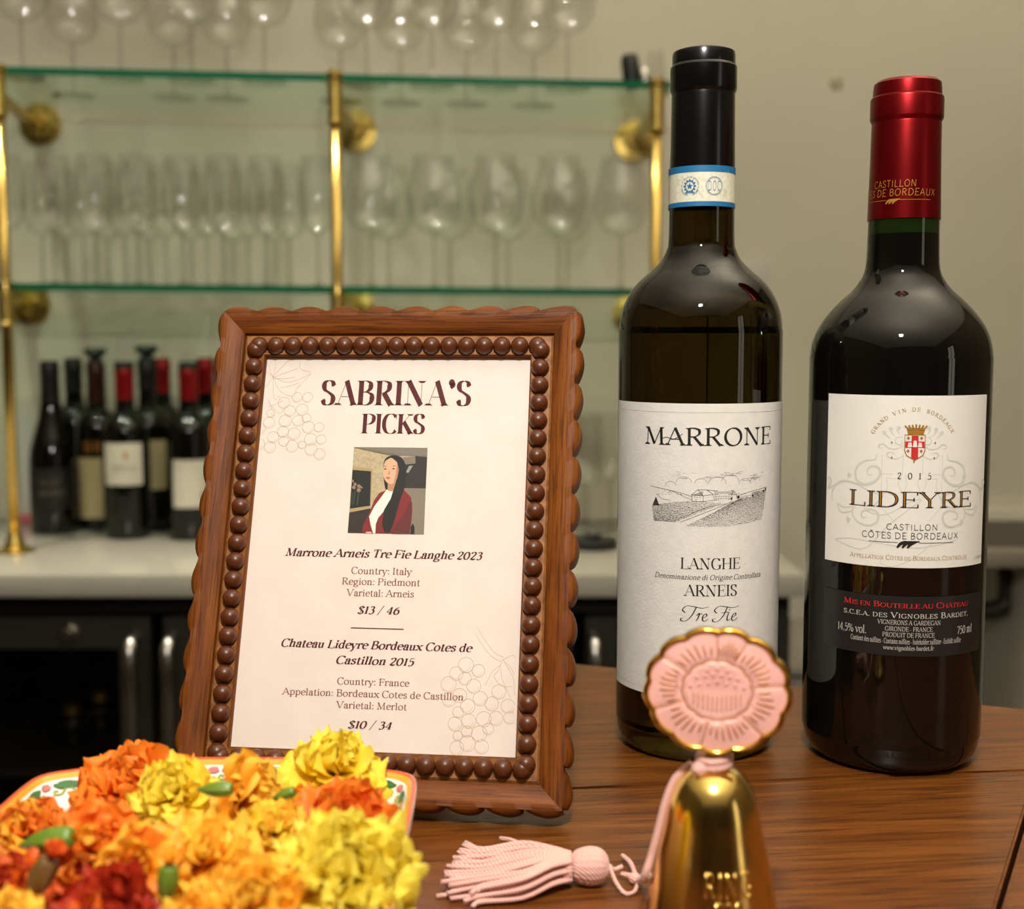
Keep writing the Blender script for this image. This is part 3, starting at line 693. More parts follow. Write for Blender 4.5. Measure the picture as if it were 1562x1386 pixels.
def rail(side):
    horiz = side in ('top', 'bottom'); Lr = OW if horiz else OH; ns = 10 if horiz else 13
    Lt = Lr+2*UO; n = ns*10; V, Fc, mi = [], [], []
    for i in range(n+1):
        t = i/n
        for u, z in PROF:
            k = max(0, min(1, (u-.0195)/.003))
            sc_ = abs(math.sin(PI*t*ns))**.55
            uu = u+.0002*k-.0038*(1-sc_)*k
            s = -uu+t*(Lr+2*uu)
            # round the outer corner
            cx_ = min(s+UO, Lr+UO-s); cy_ = UO-uu; rr = .0085
            if cx_ < rr and cy_ < rr:
                dx, dy = rr-cx_, rr-cy_; l = math.hypot(dx, dy)
                if l > rr:
                    f = rr/l; nx, ny = rr-dx*f, rr-dy*f
                    s = (nx-UO) if s < Lr/2 else Lr+UO-nx; uu = UO-ny
            if side == 'top': V.append((s-OW/2+OX, OT+uu, z))
            elif side == 'bottom': V.append((s-OW/2+OX, OT-OH-uu, z))
            elif side == 'left': V.append((-OW/2-uu+OX, OT-s, z))
            else: V.append((OW/2+uu+OX, OT-s, z))
    m = len(PROF); flip = side in ('top', 'right')
    flip = side in ('bottom', 'left')
    for i in range(n):
        for k in range(m):
            l = (k+1) % m; f = [i*m+k, (i+1)*m+k, (i+1)*m+l, i*m+l]
            Fc.append(f if (side in ('top', 'left')) else f[::-1]); mi.append(1 if k in (2, 3, 4) else 0)
    Fc.append(list(range(m))); Fc.append([n*m+k for k in range(m)][::-1]); mi += [0, 0]
    o = obj('rail', V, Fc, [M['walnut_h'] if horiz else M['walnut_v'], M['channel']], F, True, mi)
    bm = bmesh.new(); bm.from_mesh(o.data); bmesh.ops.recalc_face_normals(bm, faces=bm.faces); bm.to_mesh(o.data); bm.free()
    return sharp(o, 38)
rails = {s: rail(s) for s in ('top', 'bottom', 'left', 'right')}
def bead_mesh(horiz):
    V, Fc = [], []; seg, rg = 14, 8
    for i in range(rg+1):
        a = PI*i/rg-PI/2
        for k in range(seg):
            b = 2*PI*k/seg; x, y, z = math.cos(a)*math.cos(b), math.sin(a), math.cos(a)*math.sin(b)
            # y runs along the rail
            q = (x*.00395, y*.0039, z*.0038)
            V.append((q[1], q[0], q[2]) if horiz else q)
    for i in range(rg):
        for k in range(seg):
            l = (k+1) % seg; Fc.append([i*seg+k, i*seg+l, (i+1)*seg+l, (i+1)*seg+k][::-1 if horiz else 1])
    me = mesh('bead', V, Fc, M['bead'], True); return me
bh, bv = bead_mesh(True), bead_mesh(False)
uc = .0044; zb = .0006
for sgn, rn in ((1, 'top'), (-1, 'bottom')):
    n = 17; p = .0077; x0_ = OX-p*(n-1)/2
    for i in range(n):
        o = mk('bead', bh, rails[rn]); o.location = (x0_+i*p, OT+uc if sgn > 0 else OT-OH-uc, zb)
for sgn, rn in ((-1, 'left'), (1, 'right')):
    n = 23; p = (OH+2*uc-.0039)/(n-1)
    for i in range(n):
        o = mk('bead', bv, rails[rn]); o.location = (sgn*(OW/2+uc)+OX, OT+uc-.00195-i*p, zb)
card = box('menu_card', (OX-OW/2-.001, OT-OH-.001, -.0036), (OX+OW/2+.001, OT+.001, -.003), M['paper'], F); tag(card, 'cream menu card with maroon writing')
box('back_board', (OX-OW/2-.012, OT-OH-.012, -.0092), (OX+OW/2+.012, OT+.012, -.0073), M['black'], F)
obj('glass_pane', [(OX+a*OW/2, b, -.0020) for a, b in ((-1, OT-OH), (1, OT-OH), (1, OT), (-1, OT))], [[0, 1, 2, 3]], M['pane'], F)
# easel strut on the back, reaching down to the table
Mi = F.matrix_world.inverted()
foot = Mi @ (F.matrix_world @ Vector((0, .02, -.012))+Vector((.006, .075, 0))); wf = F.matrix_world @ foot
wf.z = .0015; foot = Mi @ wf; top_ = Vector((0, .125, -.0125))
d_ = (foot-top_).normalized(); sd = Vector((1, 0, 0)); nrm = d_.cross(sd).normalized()*.0015
V = [c+sd*w+nrm*s for c, w0 in ((top_, .014), (foot, .024)) for w, s in ((-w0, 1), (w0, 1), (w0, -1), (-w0, -1))]
obj('easel_strut', V, [[0, 1, 2, 3], [7, 6, 5, 4], [0, 4, 5, 1], [1, 5, 6, 2], [2, 6, 7, 3], [3, 7, 4, 0]], M['black'], F)
def cm(x, y, l=0): return Vector((x*SM-FW/2+(x*SM-.1707)*.00596, HB+y*SM+(y*SM+.1748)*.00596, -.00292+l))      # millimetres from the card's top left corner
def ctext(s, st, xl, xr, base, cap, m=None):
    art('lettering', text_polys(s, st, xl, xr, base, cap), cm, m or M['ink'], card)
THINR = dict(thick=9.5, thin=4.4, serif=6, phi=15)
ctext("SABRINA'S", dict(DISPLAY, track=3), 26.9, 94.2, -21.1, 11.3)
ctext("PICKS", DISPLAY, 46.1, 74.5, -34.0, 8.9)
ctext("Marrone Arneis Tre Fie Langhe 2023", ITALIC, 16.8, 102.5, -89.0, 3.45)
ctext("Country: Italy", THINR, 46.4, 72.8, -96.1, 2.9, M['ink_thin'])
ctext("Region: Piedmont", THINR, 42.7, 76.4, -100.75, 2.9, M['ink_thin'])
ctext("Varietal: Arneis", THINR, 44.9, 74.0, -105.6, 2.9, M['ink_thin'])
ctext("$13 / 46", ITALIC, 50.3, 68.4, -113.0, 3.4)
art('rule', [rect(47.9, -119.3, 70.6, -118.85)], cm, M['ink'], card)
ctext("Chateau Lideyre Bordeaux Cotes de", ITALIC, 18.5, 100.2, -127.7, 3.35)
ctext("Castillon 2015", ITALIC, 42.7, 75.9, -134.15, 3.3)
ctext("Country: France", THINR, 43.8, 74.4, -142.6, 2.8, M['ink_thin'])
ctext("Appelation: Bordeaux Cotes de Castillon", THINR, 20.5, 97.2, -147.5, 2.8, M['ink_thin'])
ctext("Varietal: Merlot", THINR, 44.0, 73.9, -152.3, 2.8, M['ink_thin'])
ctext("$10 / 34", ITALIC, 49.7, 68.1, -160.3, 3.3)
# vine line drawings, top left and bottom right
def circ(x, y, r, w=.2, a0=0, a1=360): return ribbon(_samp('o', [x, y, r, r, a0, a1]), lambda a, f: w)
def curve(pts, w=.18): return ribbon(_samp('c', [q for p in pts for q in p]), lambda a, f: w)
P = []
def q6(x, y):   # sketch coordinates taken on the card, in millimetres
    return ((x-505)/3.464/3.376, -(y-345)/3.464/3.376*1.0)
for x, y, r in ((625, 582, 31), (692, 552, 27), (748, 552, 27), (660, 626, 30), (724, 618, 31), (640, 680, 33), (708, 678, 30), (765, 713, 32), (822, 713, 26), (555, 690, 30), (510, 722, 30), (634, 738, 30), (692, 748, 32), (583, 768, 30), (782, 778, 32), (838, 778, 26), (642, 790, 27), (510, 806, 32), (572, 822, 30), (688, 815, 32), (740, 808, 20), (790, 832, 32), (836, 856, 30), (752, 664, 24), (560, 640, 22)):
    a, b = q6(x, y); rr = r/11.7
    P += circ(a, b, rr)+circ(a-.1*rr, b-.05*rr, rr*.75, .1, 100+r*3, 260+r*3)
for pts in (((505, 345), (530, 390), (553, 440), (600, 425), (680, 395)), ((553, 440), (640, 470), (755, 420), (700, 400), (690, 350)), ((553, 440), (600, 520), (672, 545), (690, 500), (755, 425)), ((553, 440), (530, 480), (500, 520)), ((553, 440), (570, 560), (600, 545)), ((553, 440), (610, 370), (640, 345)), ((553, 440), (505, 400)),
            ((535, 560), (570, 610), (610, 640), (630, 610)), ((545, 580), (580, 650), (560, 640)), ((620, 570), (560, 600), (545, 600)), ((600, 500), (650, 490), (700, 470)), ((560, 450), (620, 450), (670, 440)), ((553, 440), (560, 390), (560, 350))):
    P += curve([q6(*p) for p in pts])
P = [p for p in P if all(.6 < q[0] and q[1] < .6 for q in p)]
art('vine_drawing', P, cm, M['line_tan'], card)
P = []
def q7(x, y):   # crop scale 3.15; card corner (712, 965) is bottom right
    return (118.8-(712-x)/3.15/3.64-(965-y)*.0012, -170.2+(965-y)/3.15/3.55)
for x, y, r in ((475, 550, 36), (535, 575, 30), (430, 590, 32), (472, 612, 30), (395, 640, 36), (515, 645, 33), (450, 690, 33), (400, 710, 32), (548, 700, 33), (635, 667, 33), (490, 737, 34), (603, 722, 32), (680, 730, 32), (445, 765, 26), (497, 803, 33), (568, 792, 35), (625, 787, 32), (690, 782, 28), (432, 818, 32), (548, 858, 36), (590, 835, 26), (490, 850, 26), (495, 903, 36), (445, 925, 33), (562, 915, 32), (447, 870, 22)):
    a, b = q7(x, y); rr = r/11.3
    P += circ(a, b, rr)+circ(a-.1*rr, b-.05*rr, rr*.75, .1, 100+r*3, 260+r*3)
for pts in (((515, 405), (560, 470), (600, 510), (645, 530)), ((525, 380), (575, 450), (610, 490), (655, 510)), ((645, 525), (700, 500), (728, 560)), ((645, 530), (630, 570), (610, 600), (650, 640), (700, 640)), ((650, 520), (690, 560), (725, 620)), ((640, 545), (600, 580), (570, 640)), ((655, 530), (700, 600), (710, 680)), ((640, 560), (650, 610), (690, 690))):
    P += curve([q7(*p) for p in pts])
P = [p for p in P if all(q[0] < 118.6 and q[1] > -169.8 for q in p)]
art('vine_drawing', P, cm, M['line_tan'], card)
# the printed portrait
def pq(x, y):
    fy = (y-617-8*(x-313+(y-617)*.081)/590)/683; fx = (x-(313-(y-617)*.081))/590
    return (43.55+fx*32.9, -40.3-fy*38.3)
def pp_(name, m, pts, layer, smooth=False):
    P = [pq(*p) for p in pts]
    if smooth: P = _samp('c', [q for p in P+[P[0]] for q in p])[:-1]
    art(name, [P], lambda x, y, l: cm(x, y, l), m, portrait, layer*.00002)
portrait = art('portrait_print', [[pq(313, 617), pq(897, 625), pq(853, 1308), pq(258, 1298)]], cm, mottle(mat('print_wall', srgb(196, 178, 142), .6), srgb(176, 158, 124), 900), card, .00002)
Pm = {k: mat('print_'+k, srgb(*c), .6) for k, c in dict(ceil=(124, 116, 104), wall=(132, 120, 104), dark=(36, 31, 28), gold=(176, 150, 104), paint=(12, 12, 13), sofa=(44, 30, 22), skin=(222, 176, 142), shade=(186, 136, 104), hair=(9, 8, 10), hair2=(34, 28, 26), white=(238, 234, 224), red=(126, 22, 24), red2=(98, 24, 26), lip=(176, 96, 88), brown=(80, 48, 40), flower=(150, 122, 96), green=(50, 60, 44), pale=(150, 150, 140)).items()}
pp_('print_ceiling', Pm['ceil'], [(313, 617), (897, 625), (893, 690), (640, 690), (560, 680), (313, 625)], 1)
pp_('print_beam', Pm['ceil'], [(313, 617), (897, 625), (893, 700), (720, 690)], 2)
pp_('print_wall_right', Pm['wall'], [(700, 700), (892, 690), (853, 1308), (600, 1305)], 2)
pp_('print_lamp', Pm['dark'], [(700, 760), (800, 750), (800, 690), (893, 700), (876, 948), (700, 945)], 3)
pp_('print_lamp_glint', Pm['pale'], [(722, 820), (750, 768), (780, 768), (742, 825)], 4)
pp_('print_frame', Pm['gold'], [(303, 770), (462, 795), (440, 1100), (272, 1135)], 2)
pp_('print_painting', Pm['paint'], [(300, 800), (447, 812), (436, 1085), (277, 1108)], 3)
for x, y, r in ((350, 930, 16), (348, 962, 18), (320, 915, 14), (300, 890, 12), (310, 940, 16), (370, 940, 10)):
    pp_('print_bloom', Pm['flower'], [(x+r*math.cos(k), y+r*math.sin(k)) for k in (0, 1, 2, 3, 4, 5)], 4)
for x, y in ((350, 1000), (320, 1000), (300, 1010)): pp_('print_stalk', Pm['green'], [(x-5, y-30), (x+5, y-30), (x-12, y+80), (x-24, y+80)], 4)
pp_('print_sofa', Pm['sofa'], [(272, 1138), (440, 1105), (440, 1300), (258, 1298)], 3)
pp_('print_hair', Pm['hair'], [(622, 683), (575, 700), (548, 745), (545, 830), (550, 900), (562, 958), (590, 950), (700, 960), (722, 860), (722, 770), (700, 715), (665, 690)], 5, True)
pp_('print_jacket', Pm['red'], [(575, 958), (510, 985), (470, 1040), (430, 1140), (400, 1200), (375, 1255), (372, 1300), (740, 1304), (755, 1230), (768, 1120), (760, 1020), (700, 955), (640, 960)], 5)
pp_('print_sleeve', Pm['red2'], [(768, 1060), (740, 1050), (715, 1130), (600, 1290), (620, 1304), (742, 1304), (758, 1200)], 6)
pp_('print_neck', Pm['shade'], [(580, 890), (650, 890), (645, 985), (575, 965)], 6)
pp_('print_top', Pm['white'], [(568, 958), (600, 972), (640, 965), (620, 1020), (560, 1110), (500, 1180), (480, 1230), (475, 1302), (458, 1301), (440, 1240), (428, 1170), (470, 1090), (530, 1010)], 7)
pp_('print_face', Pm['skin'], [(600, 706), (560, 735), (545, 790), (544, 840), (560, 888), (595, 914), (625, 905), (655, 862), (668, 800), (655, 740), (630, 712)], 7, True)
pp_('print_face_shade', Pm['shade'], [(655, 745), (668, 800), (655, 862), (622, 907), (640, 850), (648, 800)], 8)
for e in ((560, 795), (626, 793)): pp_('print_eye', Pm['hair'], [(e[0]-13, e[1]), (e[0], e[1]-6), (e[0]+13, e[1]-1), (e[0], e[1]+5)], 9)
for e in ((558, 775), (628, 772)): pp_('print_brow', Pm['hair2'], [(e[0]-14, e[1]+2), (e[0]+2, e[1]-6), (e[0]+18, e[1]), (e[0]+2, e[1]-1)], 9)
pp_('print_nose', Pm['shade'], [(590, 800), (598, 836), (582, 838), (576, 832), (586, 828)], 9)
pp_('print_lips', Pm['lip'], [(560, 864), (578, 857), (604, 864), (582, 877)], 9)
pp_('print_long_hair', Pm['hair'], [(632, 684), (690, 700), (724, 770), (724, 880), (705, 960), (672, 1040), (640, 1150), (612, 1240), (585, 1296), (545, 1290), (528, 1225), (545, 1120), (600, 1030), (632, 930), (655, 862), (668, 800), (655, 740), (615, 705)], 10)
pp_('print_hand', Pm['skin'], [(400, 1290), (440, 1288), (452, 1301), (405, 1300)], 8)
pp_('print_bottle', Pm['hair'], [(748, 1306), (752, 1250), (770, 1222), (782, 1250), (780, 1306)], 6)

# ---------------------------------------------------------------- the two wine bottles in front
def adj(a, c, k): return c+math.degrees(math.asin(max(-1, min(1, math.sin(math.radians(a-c))*k))))
def sprof(P, n=4): return [(max(0, q[0]), q[1]) for q in [tuple(v)[:2] for v in smooth_path([(a, b, 0) for a, b in P], n)]]
M['olive_glass'] = mat('olive_bottle_glass', (.048, .032, .0055, 1), .015); b_ = M['olive_glass'].node_tree.nodes['Principled BSDF']
b_.inputs['Transmission Weight'].default_value = 1; b_.inputs['IOR'].default_value = 1.46
M['red_wine_glass'] = mat('red_wine_bottle_glass', (.0035, .003, .0025, 1), .03); M['red_wine_glass'].node_tree.nodes['Principled BSDF'].inputs['IOR'].default_value = 1.52
M['green_glass'] = mat('green_neck_glass', (.018, .036, .006, 1), .05, Transmission_Weight=.6)
M['label_white'] = mottle(mat('textured_label_paper', srgb(232, 230, 222), .75), srgb(226, 224, 216), 200, bump=.5, bscale=900, dist=.00025)
M['label_smooth'] = mat('smooth_label_paper', srgb(233, 231, 222), .5)
M['label_dark'] = mat('charcoal_label', srgb(30, 29, 30), .4)
M['cap_black'] = mat('black_capsule', (.003, .003, .003, 1), .2); M['cap_red'] = mat('red_capsule', srgb(126, 8, 13), .32, .8)
M['doc_blue'] = mat('seal_blue', srgb(30, 110, 160), .5); M['doc_cream'] = mottle(mat('seal_cream', srgb(230, 227, 208), .6), srgb(218, 217, 190), 700, .45, .55)
M['print_black'] = mat('black_ink', srgb(22, 22, 24), .55); M['silver_print'] = mat('silver_ink', srgb(196, 194, 184), .4)
M['red_print'] = mat('red_ink', srgb(206, 44, 40), .5); M['gold_ink'] = mat('gold_ink', srgb(184, 132, 50), .4, .3); M['flourish'] = mat('pale_flourish_print', srgb(206, 209, 198), .6)
B1 = thing('wine_bottle', 'tall olive glass wine bottle with vineyard drawing on white label and black capsule', 'bottle', (.0868, .5776, 0))
R1 = .0374
lathe('glass_body', sprof([(0, .006), (.020, .003), (.030, .0003), (.0355, .004), (.0371, .012), (.0374, .022), (.0375, .10), (.0375, .186), (.0373, .1925), (.0366, .2005), (.0345, .2071), (.0309, .2133), (.0270, .2175), (.0224, .2214), (.0182, .2258), (.0160, .2301), (.0150, .2345), (.0147, .2500), (.0143, .2600), (.0134, .2700), (.0130, .2800)])+[(0, .2802)], M['olive_glass'], B1, 96, deg=60)
c_ = lathe('capsule', [(.0143, .2640), (.01475, .2640), (.0145, .2800), (.0143, .2990), (.0142, .3000), (.0145, .3008), (.0150, .3020), (.0150, .3118), (.0147, .3124), (.0142, .3130), (.0142, .3172), (.0138, .3187), (.0122, .3194), (.0112, .3186), (0, .3185)], M['cap_black'], B1, 64, deg=25)
RS = .01495
seal = patch('neck_seal', RS, -180, 180, .2490, .2669, M['doc_cream'], B1, 0, 72)
for z0, z1 in ((.2640, .2669), (.2490, .2511)): patch('seal_stripe', RS, -180, 180, z0, z1, M['doc_blue'], seal, .00008, 72)
sm_ = cyl_map(RS); lap = patch('seal_overlap', RS+.0003, -125, -84, .2488, .2671, M['doc_cream'], seal, 0, 8)
for z0, z1 in ((.2642, .2671), (.2488, .2509)): patch('seal_stripe', RS+.0003, -125, -84, z0, z1, M['doc_blue'], lap, .00008, 8)
rd = lambda a: math.radians(a)
xD, zD = RS*rd(12.8), .2578
P = ribbon(_samp('o', [xD, zD, .0036, .0037]), lambda a, f: .00022)+ribbon(_samp('o', [xD, zD, .0041, .0042]), lambda a, f: .00010)
art('seal_print', P+text_polys('DOC', dict(SANS, thick=6, thin=6, track=14), xD-.0028, xD+.0028, zD-.0020, .0042), sm_, M['doc_blue'], seal, .00012)
xE = RS*rd(-30)
P = arc_text('MINISTERO DELLE POLITICHE AGRICOLE ALIMENTARI', dict(SANS, thick=9, thin=9), xE, zD, .0037, -165, 165, .0007)
P += ribbon(_samp('o', [xE, zD, .0021, .0023]), lambda a, f: .0005)+[[(xE+(.0016 if k % 2 == 0 else .0007)*math.sin(k*PI/5), zD+(.0016 if k % 2 == 0 else .0007)*math.cos(k*PI/5)) for k in range(10)]]
for k in range(12): P.append(disc(xE+.0026*math.sin(k*PI/6), zD+.0027*math.cos(k*PI/6), .00045, 6))
P += [rect(xE-.0022, zD-.0031, xE-.0006, zD-.0026), rect(xE+.0006, zD-.0031, xE+.0022, zD-.0026)]
art('seal_emblem', P, sm_, M['doc_blue'], seal, .00012)
M['seal_net'] = mat('seal_net_print', srgb(190, 188, 130), .6)
P = []
for k in range(34):
    a = -70+k*4.2+random.uniform(-1.5, 1.5); x = RS*rd(a)
    if -50 < a < -12 or -3 < a < 28: continue
    z = .2516+random.uniform(0, .011)
    P += ribbon(_samp('c', [x, z, x+random.uniform(-.001, .001), z+.0008, x+random.uniform(-.001, .001), z+.0018, x+random.uniform(-.001, .001), z+.003]), lambda a, f: .00012)
art('seal_net', P, sm_, M['seal_net'], seal, .0001)
lab1 = patch('front_label', R1, -83, 97, .0308, .1620, M['label_white'], B1, .00045, 60)
m1 = cyl_map(R1)
patch('added_back_label', R1, 125, 235, .030, .120, M['label_white'], B1, .00045, 30)  # added on the hidden side to block light and darken the lower glass
M['emboss'] = mat('label_emboss', srgb(212, 210, 202), .75)
art('embossed_line', [[(R1*rd(a0), z), (R1*rd(a0+3), z), (R1*rd(a0+3), z+.00025), (R1*rd(a0), z+.00025)] for a0 in range(-80, 94, 3) for z in (.1581, .0335)]+[[(R1*rd(-79.6), z), (R1*rd(-79.2), z), (R1*rd(-79.2), z+.01), (R1*rd(-79.6), z+.01)] for z in [.0335+k*.01 for k in range(12)]], m1, M['emboss'], lab1, .00053)
K1 = .9866
def t1(s, st, a0, a1, base, cap, name='lettering'):
    art(name, text_polys(s, st, R1*rd(adj(a0, -8.5, K1)), R1*rd(adj(a1, -8.5, K1)), base, cap), m1, M['print_black'], lab1, .00056)
t1('MARRONE', dict(thick=10, thin=3.6, serif=6, phi=18), -47.4, 48.9, .1437, .0077)
art('lettering', ribbon(_samp('c', [R1*rd(-34), .1463, R1*rd(-30), .1471, R1*rd(-25), .1464, R1*rd(-21), .1478, R1*rd(-19), .1488]), lambda a, f: .0003), m1, M['print_black'], lab1, .00056)
t1('LANGHE', DIDOT, -19.6, 21.6, .0893, .0049)
t1('Denominazione di Origine Controllata', dict(ITALIC, thick=9, thin=4.5), -38, 40, .0846, .0022)
t1('ARNEIS', DIDOT, -17.3, 19.5, .0773, .0050)
# the script line
def sc_w(t=.00045): return lambda a, f: .00016+t*abs(math.sin(a-.25))**1.5
SCR = [[(460, 455), (446, 460), (450, 472), (475, 470), (505, 440), (530, 390)], [(470, 425), (455, 410), (475, 388), (510, 388), (560, 397), (597, 388)], [(530, 440), (545, 425), (540, 450), (528, 470)], [(540, 445), (552, 428), (562, 430)], [(562, 455), (585, 440), (580, 428), (566, 440), (562, 462), (575, 470), (592, 458)],
       [(632, 455), (617, 460), (622, 472), (646, 470), (676, 440), (700, 390)], [(640, 425), (627, 410), (648, 388), (680, 388), (730, 397), (768, 388)], [(665, 425), (690, 420), (712, 424)], [(706, 428), (698, 450), (700, 468), (715, 460)], [(722, 455), (748, 440), (745, 428), (730, 440), (724, 462), (738, 471), (758, 455)]]
P = []
for s in SCR:
    P += ribbon(_samp('c', [q for x, y in s for q in (R1*rd(-19.1+(x-443)/327*40.3), .0660+(472-y)*.0000798)]), sc_w())
P.append(disc(R1*rd(-19.1+(712-443)/327*40.3), .0660+(472-408)*.00008, .0003))
art('lettering', P, m1, M['print_black'], lab1, .00056)
# vineyard drawing
def vq(x, y): return (R1*rd(-41.7)+(x-345)*.0708e-3, .1253-(y-735)*.0583e-3)
P = []
def vl(pts, w=2.2, c=True):
    pts = [vq(*p) for p in pts]; P.extend(ribbon(_samp('c' if c and len(pts) > 2 else 'l', [q for p in pts for q in p]), lambda a, f: w*.0000645))
for cx_, cy_, r_ in ((483, 725, 34), (565, 700, 48), (668, 702, 38), (768, 705, 56), (850, 690, 56), (950, 712, 44), (1030, 700, 40)):
    vl([(cx_+r_*math.cos(PI*k/8), cy_-r_*.95*math.sin(PI*k/8)) for k in range(9)], 1.5)
for k in range(40):
    x = random.uniform(400, 1070); y = random.uniform(630, 700)-18*math.sin((x-345)/250); vl([(x, y), (x+random.uniform(15, 50), y+random.uniform(-4, 4))], 1.1, False)
vl([(345, 738), (430, 752), (540, 775), (620, 805)]); vl([(380, 790), (430, 830), (480, 835)], 1.6); vl([(480, 760), (560, 800), (620, 830)], 1.6)
vl([(895, 800), (980, 775), (1060, 760), (1138, 748)]); vl([(900, 815), (1000, 800), (1080, 800)], 1.5)
for k in range(60):
    x = random.uniform(380, 1100); y = (760 if x < 620 else 775)+random.uniform(0, 40)
    if 600 < x < 900: continue
    vl([(x, y), (x+6, y)], 4 if k % 5 == 0 else 2, False)
# farmhouse
for L_ in (((612, 790), (650, 750), (705, 750), (755, 757), (870, 757), (895, 790)), ((612, 790), (617, 835)), ((683, 795), (683, 838)), ((612, 790), (683, 795), (740, 785), (755, 830)), ((617, 838), (683, 838), (755, 828)), ((755, 782), (860, 785)), ((755, 782), (757, 826), (860, 822)), ((860, 785), (892, 790), (892, 822)), ((860, 785), (862, 822)), ((650, 750), (683, 795)), ((705, 750), (745, 785)), ((870, 757), (860, 785))): vl(L_, 2.6, False)
for k in range(14): vl([(622+k*4.5, 788-k*2.2), (632+k*3.6, 793)], 2.0, False)
for k in range(9): vl([(762+k*11, 795), (762+k*11, 803)], 4, False); vl([(764+k*11, 810), (764+k*11, 820)], 3.4, False)
for x, y in ((632, 800), (648, 802), (664, 803), (640, 820)): vl([(x, y), (x, y+9)], 4, False)
for k in range(26): x = 755+k*5; vl([(x, 760), (x-6, 781)], 1.2, False)
# cypress
for k in range(9): w = 3+k*2.6; vl([(385-w, 822+k*7), (385+w, 826+k*7)], 4.5, False)
for x, y, s in ((905, 812, 9), (1012, 808, 7), (1105, 780, 9), (1125, 765, 8), (860, 818, 6)):
    for k in range(5): vl([(x-s+k, y-s+k*4), (x+s-k, y-s+k*4)], 3.5, False)
# vine rows
for k in range(17):
    t = k/16
    x0_, y0_ = 355+t*18, 885+t*115; n = int(62-12*t)
    for i in range(n):
        f = i/n; x = x0_+f*(450-250*t)+random.uniform(-2, 2); y = y0_-60*math.sin(min(1, f*1.25)*PI/2)*(1-t*.75)+f*f*30*(1-t)+t*f*16+random.uniform(-2.5, 2.5)
        if y > 860+(805-x)*.0+ (x-540)*(-.52)+140-15: continue
        vl([(x, y), (x+random.uniform(3, 7), y+random.uniform(1, 4))], random.uniform(1.6, 3.4), False)
for k in range(21):
    t = k/20
    for i in range(74):
        f = i/74
        x = 1128-f*(250+330*t)-t*40+random.uniform(-2, 2); y = 775+t*215+f*(60-20*t)-18*math.sin(f*PI)*(1-t)+t*f*38+random.uniform(-2.5, 2.5)
        ex = 860-(y-835)*1.9
        if x < ex+25 or y > 1028: continue
        if y < 815 and x < 1000: continue
        vl([(x, y), (x+random.uniform(3, 7), y+random.uniform(-3, 0))], random.uniform(1.6, 3.6), False)
vl([(545, 1000), (640, 950), (740, 900), (870, 835)], 2.4); vl([(500, 990), (600, 940), (700, 885), (820, 855)], 1.8)
art('vineyard_drawing', P, m1, M['print_black'], lab1, .00056)

B2 = thing('wine_bottle', 'dark wine bottle with red capsule and white crest label, right foreground', 'bottle', (.1746, .5624, 0))
R2 = .0396
lathe('glass_body', sprof([(0, .006), (.020, .003), (.031, .0003), (.0370, .004), (.0392, .012), (.0396, .022), (.0396, .10), (.0396, .174), (.0395, .1815), (.0385, .1885), (.0361, .1949), (.0322, .2008), (.0270, .2066), (.0214, .2118), (.0180, .2164), (.0165, .2197), (.0158, .2241), (.0155, .2330), (.0154, .2360)])+[(0, .2361)], M['red_wine_glass'], B2, 96, deg=60)
lathe('neck_glass', [(0, .2362), (.0154, .2361), (.0153, .2440), (0, .2441)], M['green_glass'], B2, 64)
lathe('capsule', [(.0154, .2424), (.01575, .2424), (.0152, .2640), (.0149, .2840), (.0148, .2847), (.0152, .2856), (.0157, .2866), (.0157, .2947), (.0155, .2956), (.0147, .2963), (.0146, .2995), (.0143, .3018), (.0128, .3031), (.0115, .3024), (0, .3023)], M['cap_red'], B2, 64, deg=25)
mc = cyl_map(.01555)
cap2 = B2.children[-1]
art('gold_lettering', text_polys('CASTILLON', dict(SANS, slant=4), .01555*rd(-70), .01555*rd(0), .2557, .0029), mc, M['gold_ink'], cap2, .00022)
art('gold_lettering', text_polys('CO^TES DE BORDEAUX', dict(SANS, slant=4), .01555*rd(-112), .01555*rd(35), .2519, .0029), mc, M['gold_ink'], cap2, .00024)
def swoosh(x0, x1, xc, z, k, w):
    P = [[(x0+(xc-3*k-x0)*i/10, z), (x0+(xc-3*k-x0)*(i+1)/10, z), (x0+(xc-3*k-x0)*(i+1)/10, z+w), (x0+(xc-3*k-x0)*i/10, z+w)] for i in range(10)]
    a = xc+3.6*k
    P += [[(a+(x1-a)*i/10, z), (a+(x1-a)*(i+1)/10, z), (a+(x1-a)*(i+1)/10, z+w), (a+(x1-a)*i/10, z+w)] for i in range(10)]
    for d in (-1.6, 0, 1.6):
        P += ribbon(_samp('c', [xc+(d-1.6)*k, z-1.7*k, xc+(d-.6)*k, z-.4*k, xc+(d+.8)*k, z+.3*k, xc+(d+2.2)*k, z+.5*k]), lambda a, f: k*(.35+.7*math.sin(PI*min(1, f*1.1+.05))))
    return P
art('gold_swoosh', swoosh(.01555*rd(-105), .01555*rd(26), .01555*rd(-36), .2500, .0009, .0002), mc, M['gold_ink'], cap2, .00024)
CB = -17.2; K2 = .970
A2 = lambda a: R2*rd(adj(a, CB, K2))
lab2 = patch('front_label', R2, adj(-66.2, CB, K2), adj(51.5, CB, K2), .0930, .1663, M['label_smooth'], B2, .0004, 44)
m2 = cyl_map(R2)
def t2(s, st, a0, a1, base, cap, m, par=None, name='lettering'):
    art(name, text_polys(s, st, A2(a0), A2(a1), base, cap), m2, m, par or lab2, .0006)
XC = A2(-7.6)
def lq(x, y): return (XC+(x-803)*.0645e-3, .1187-(y-848)*.0600e-3)
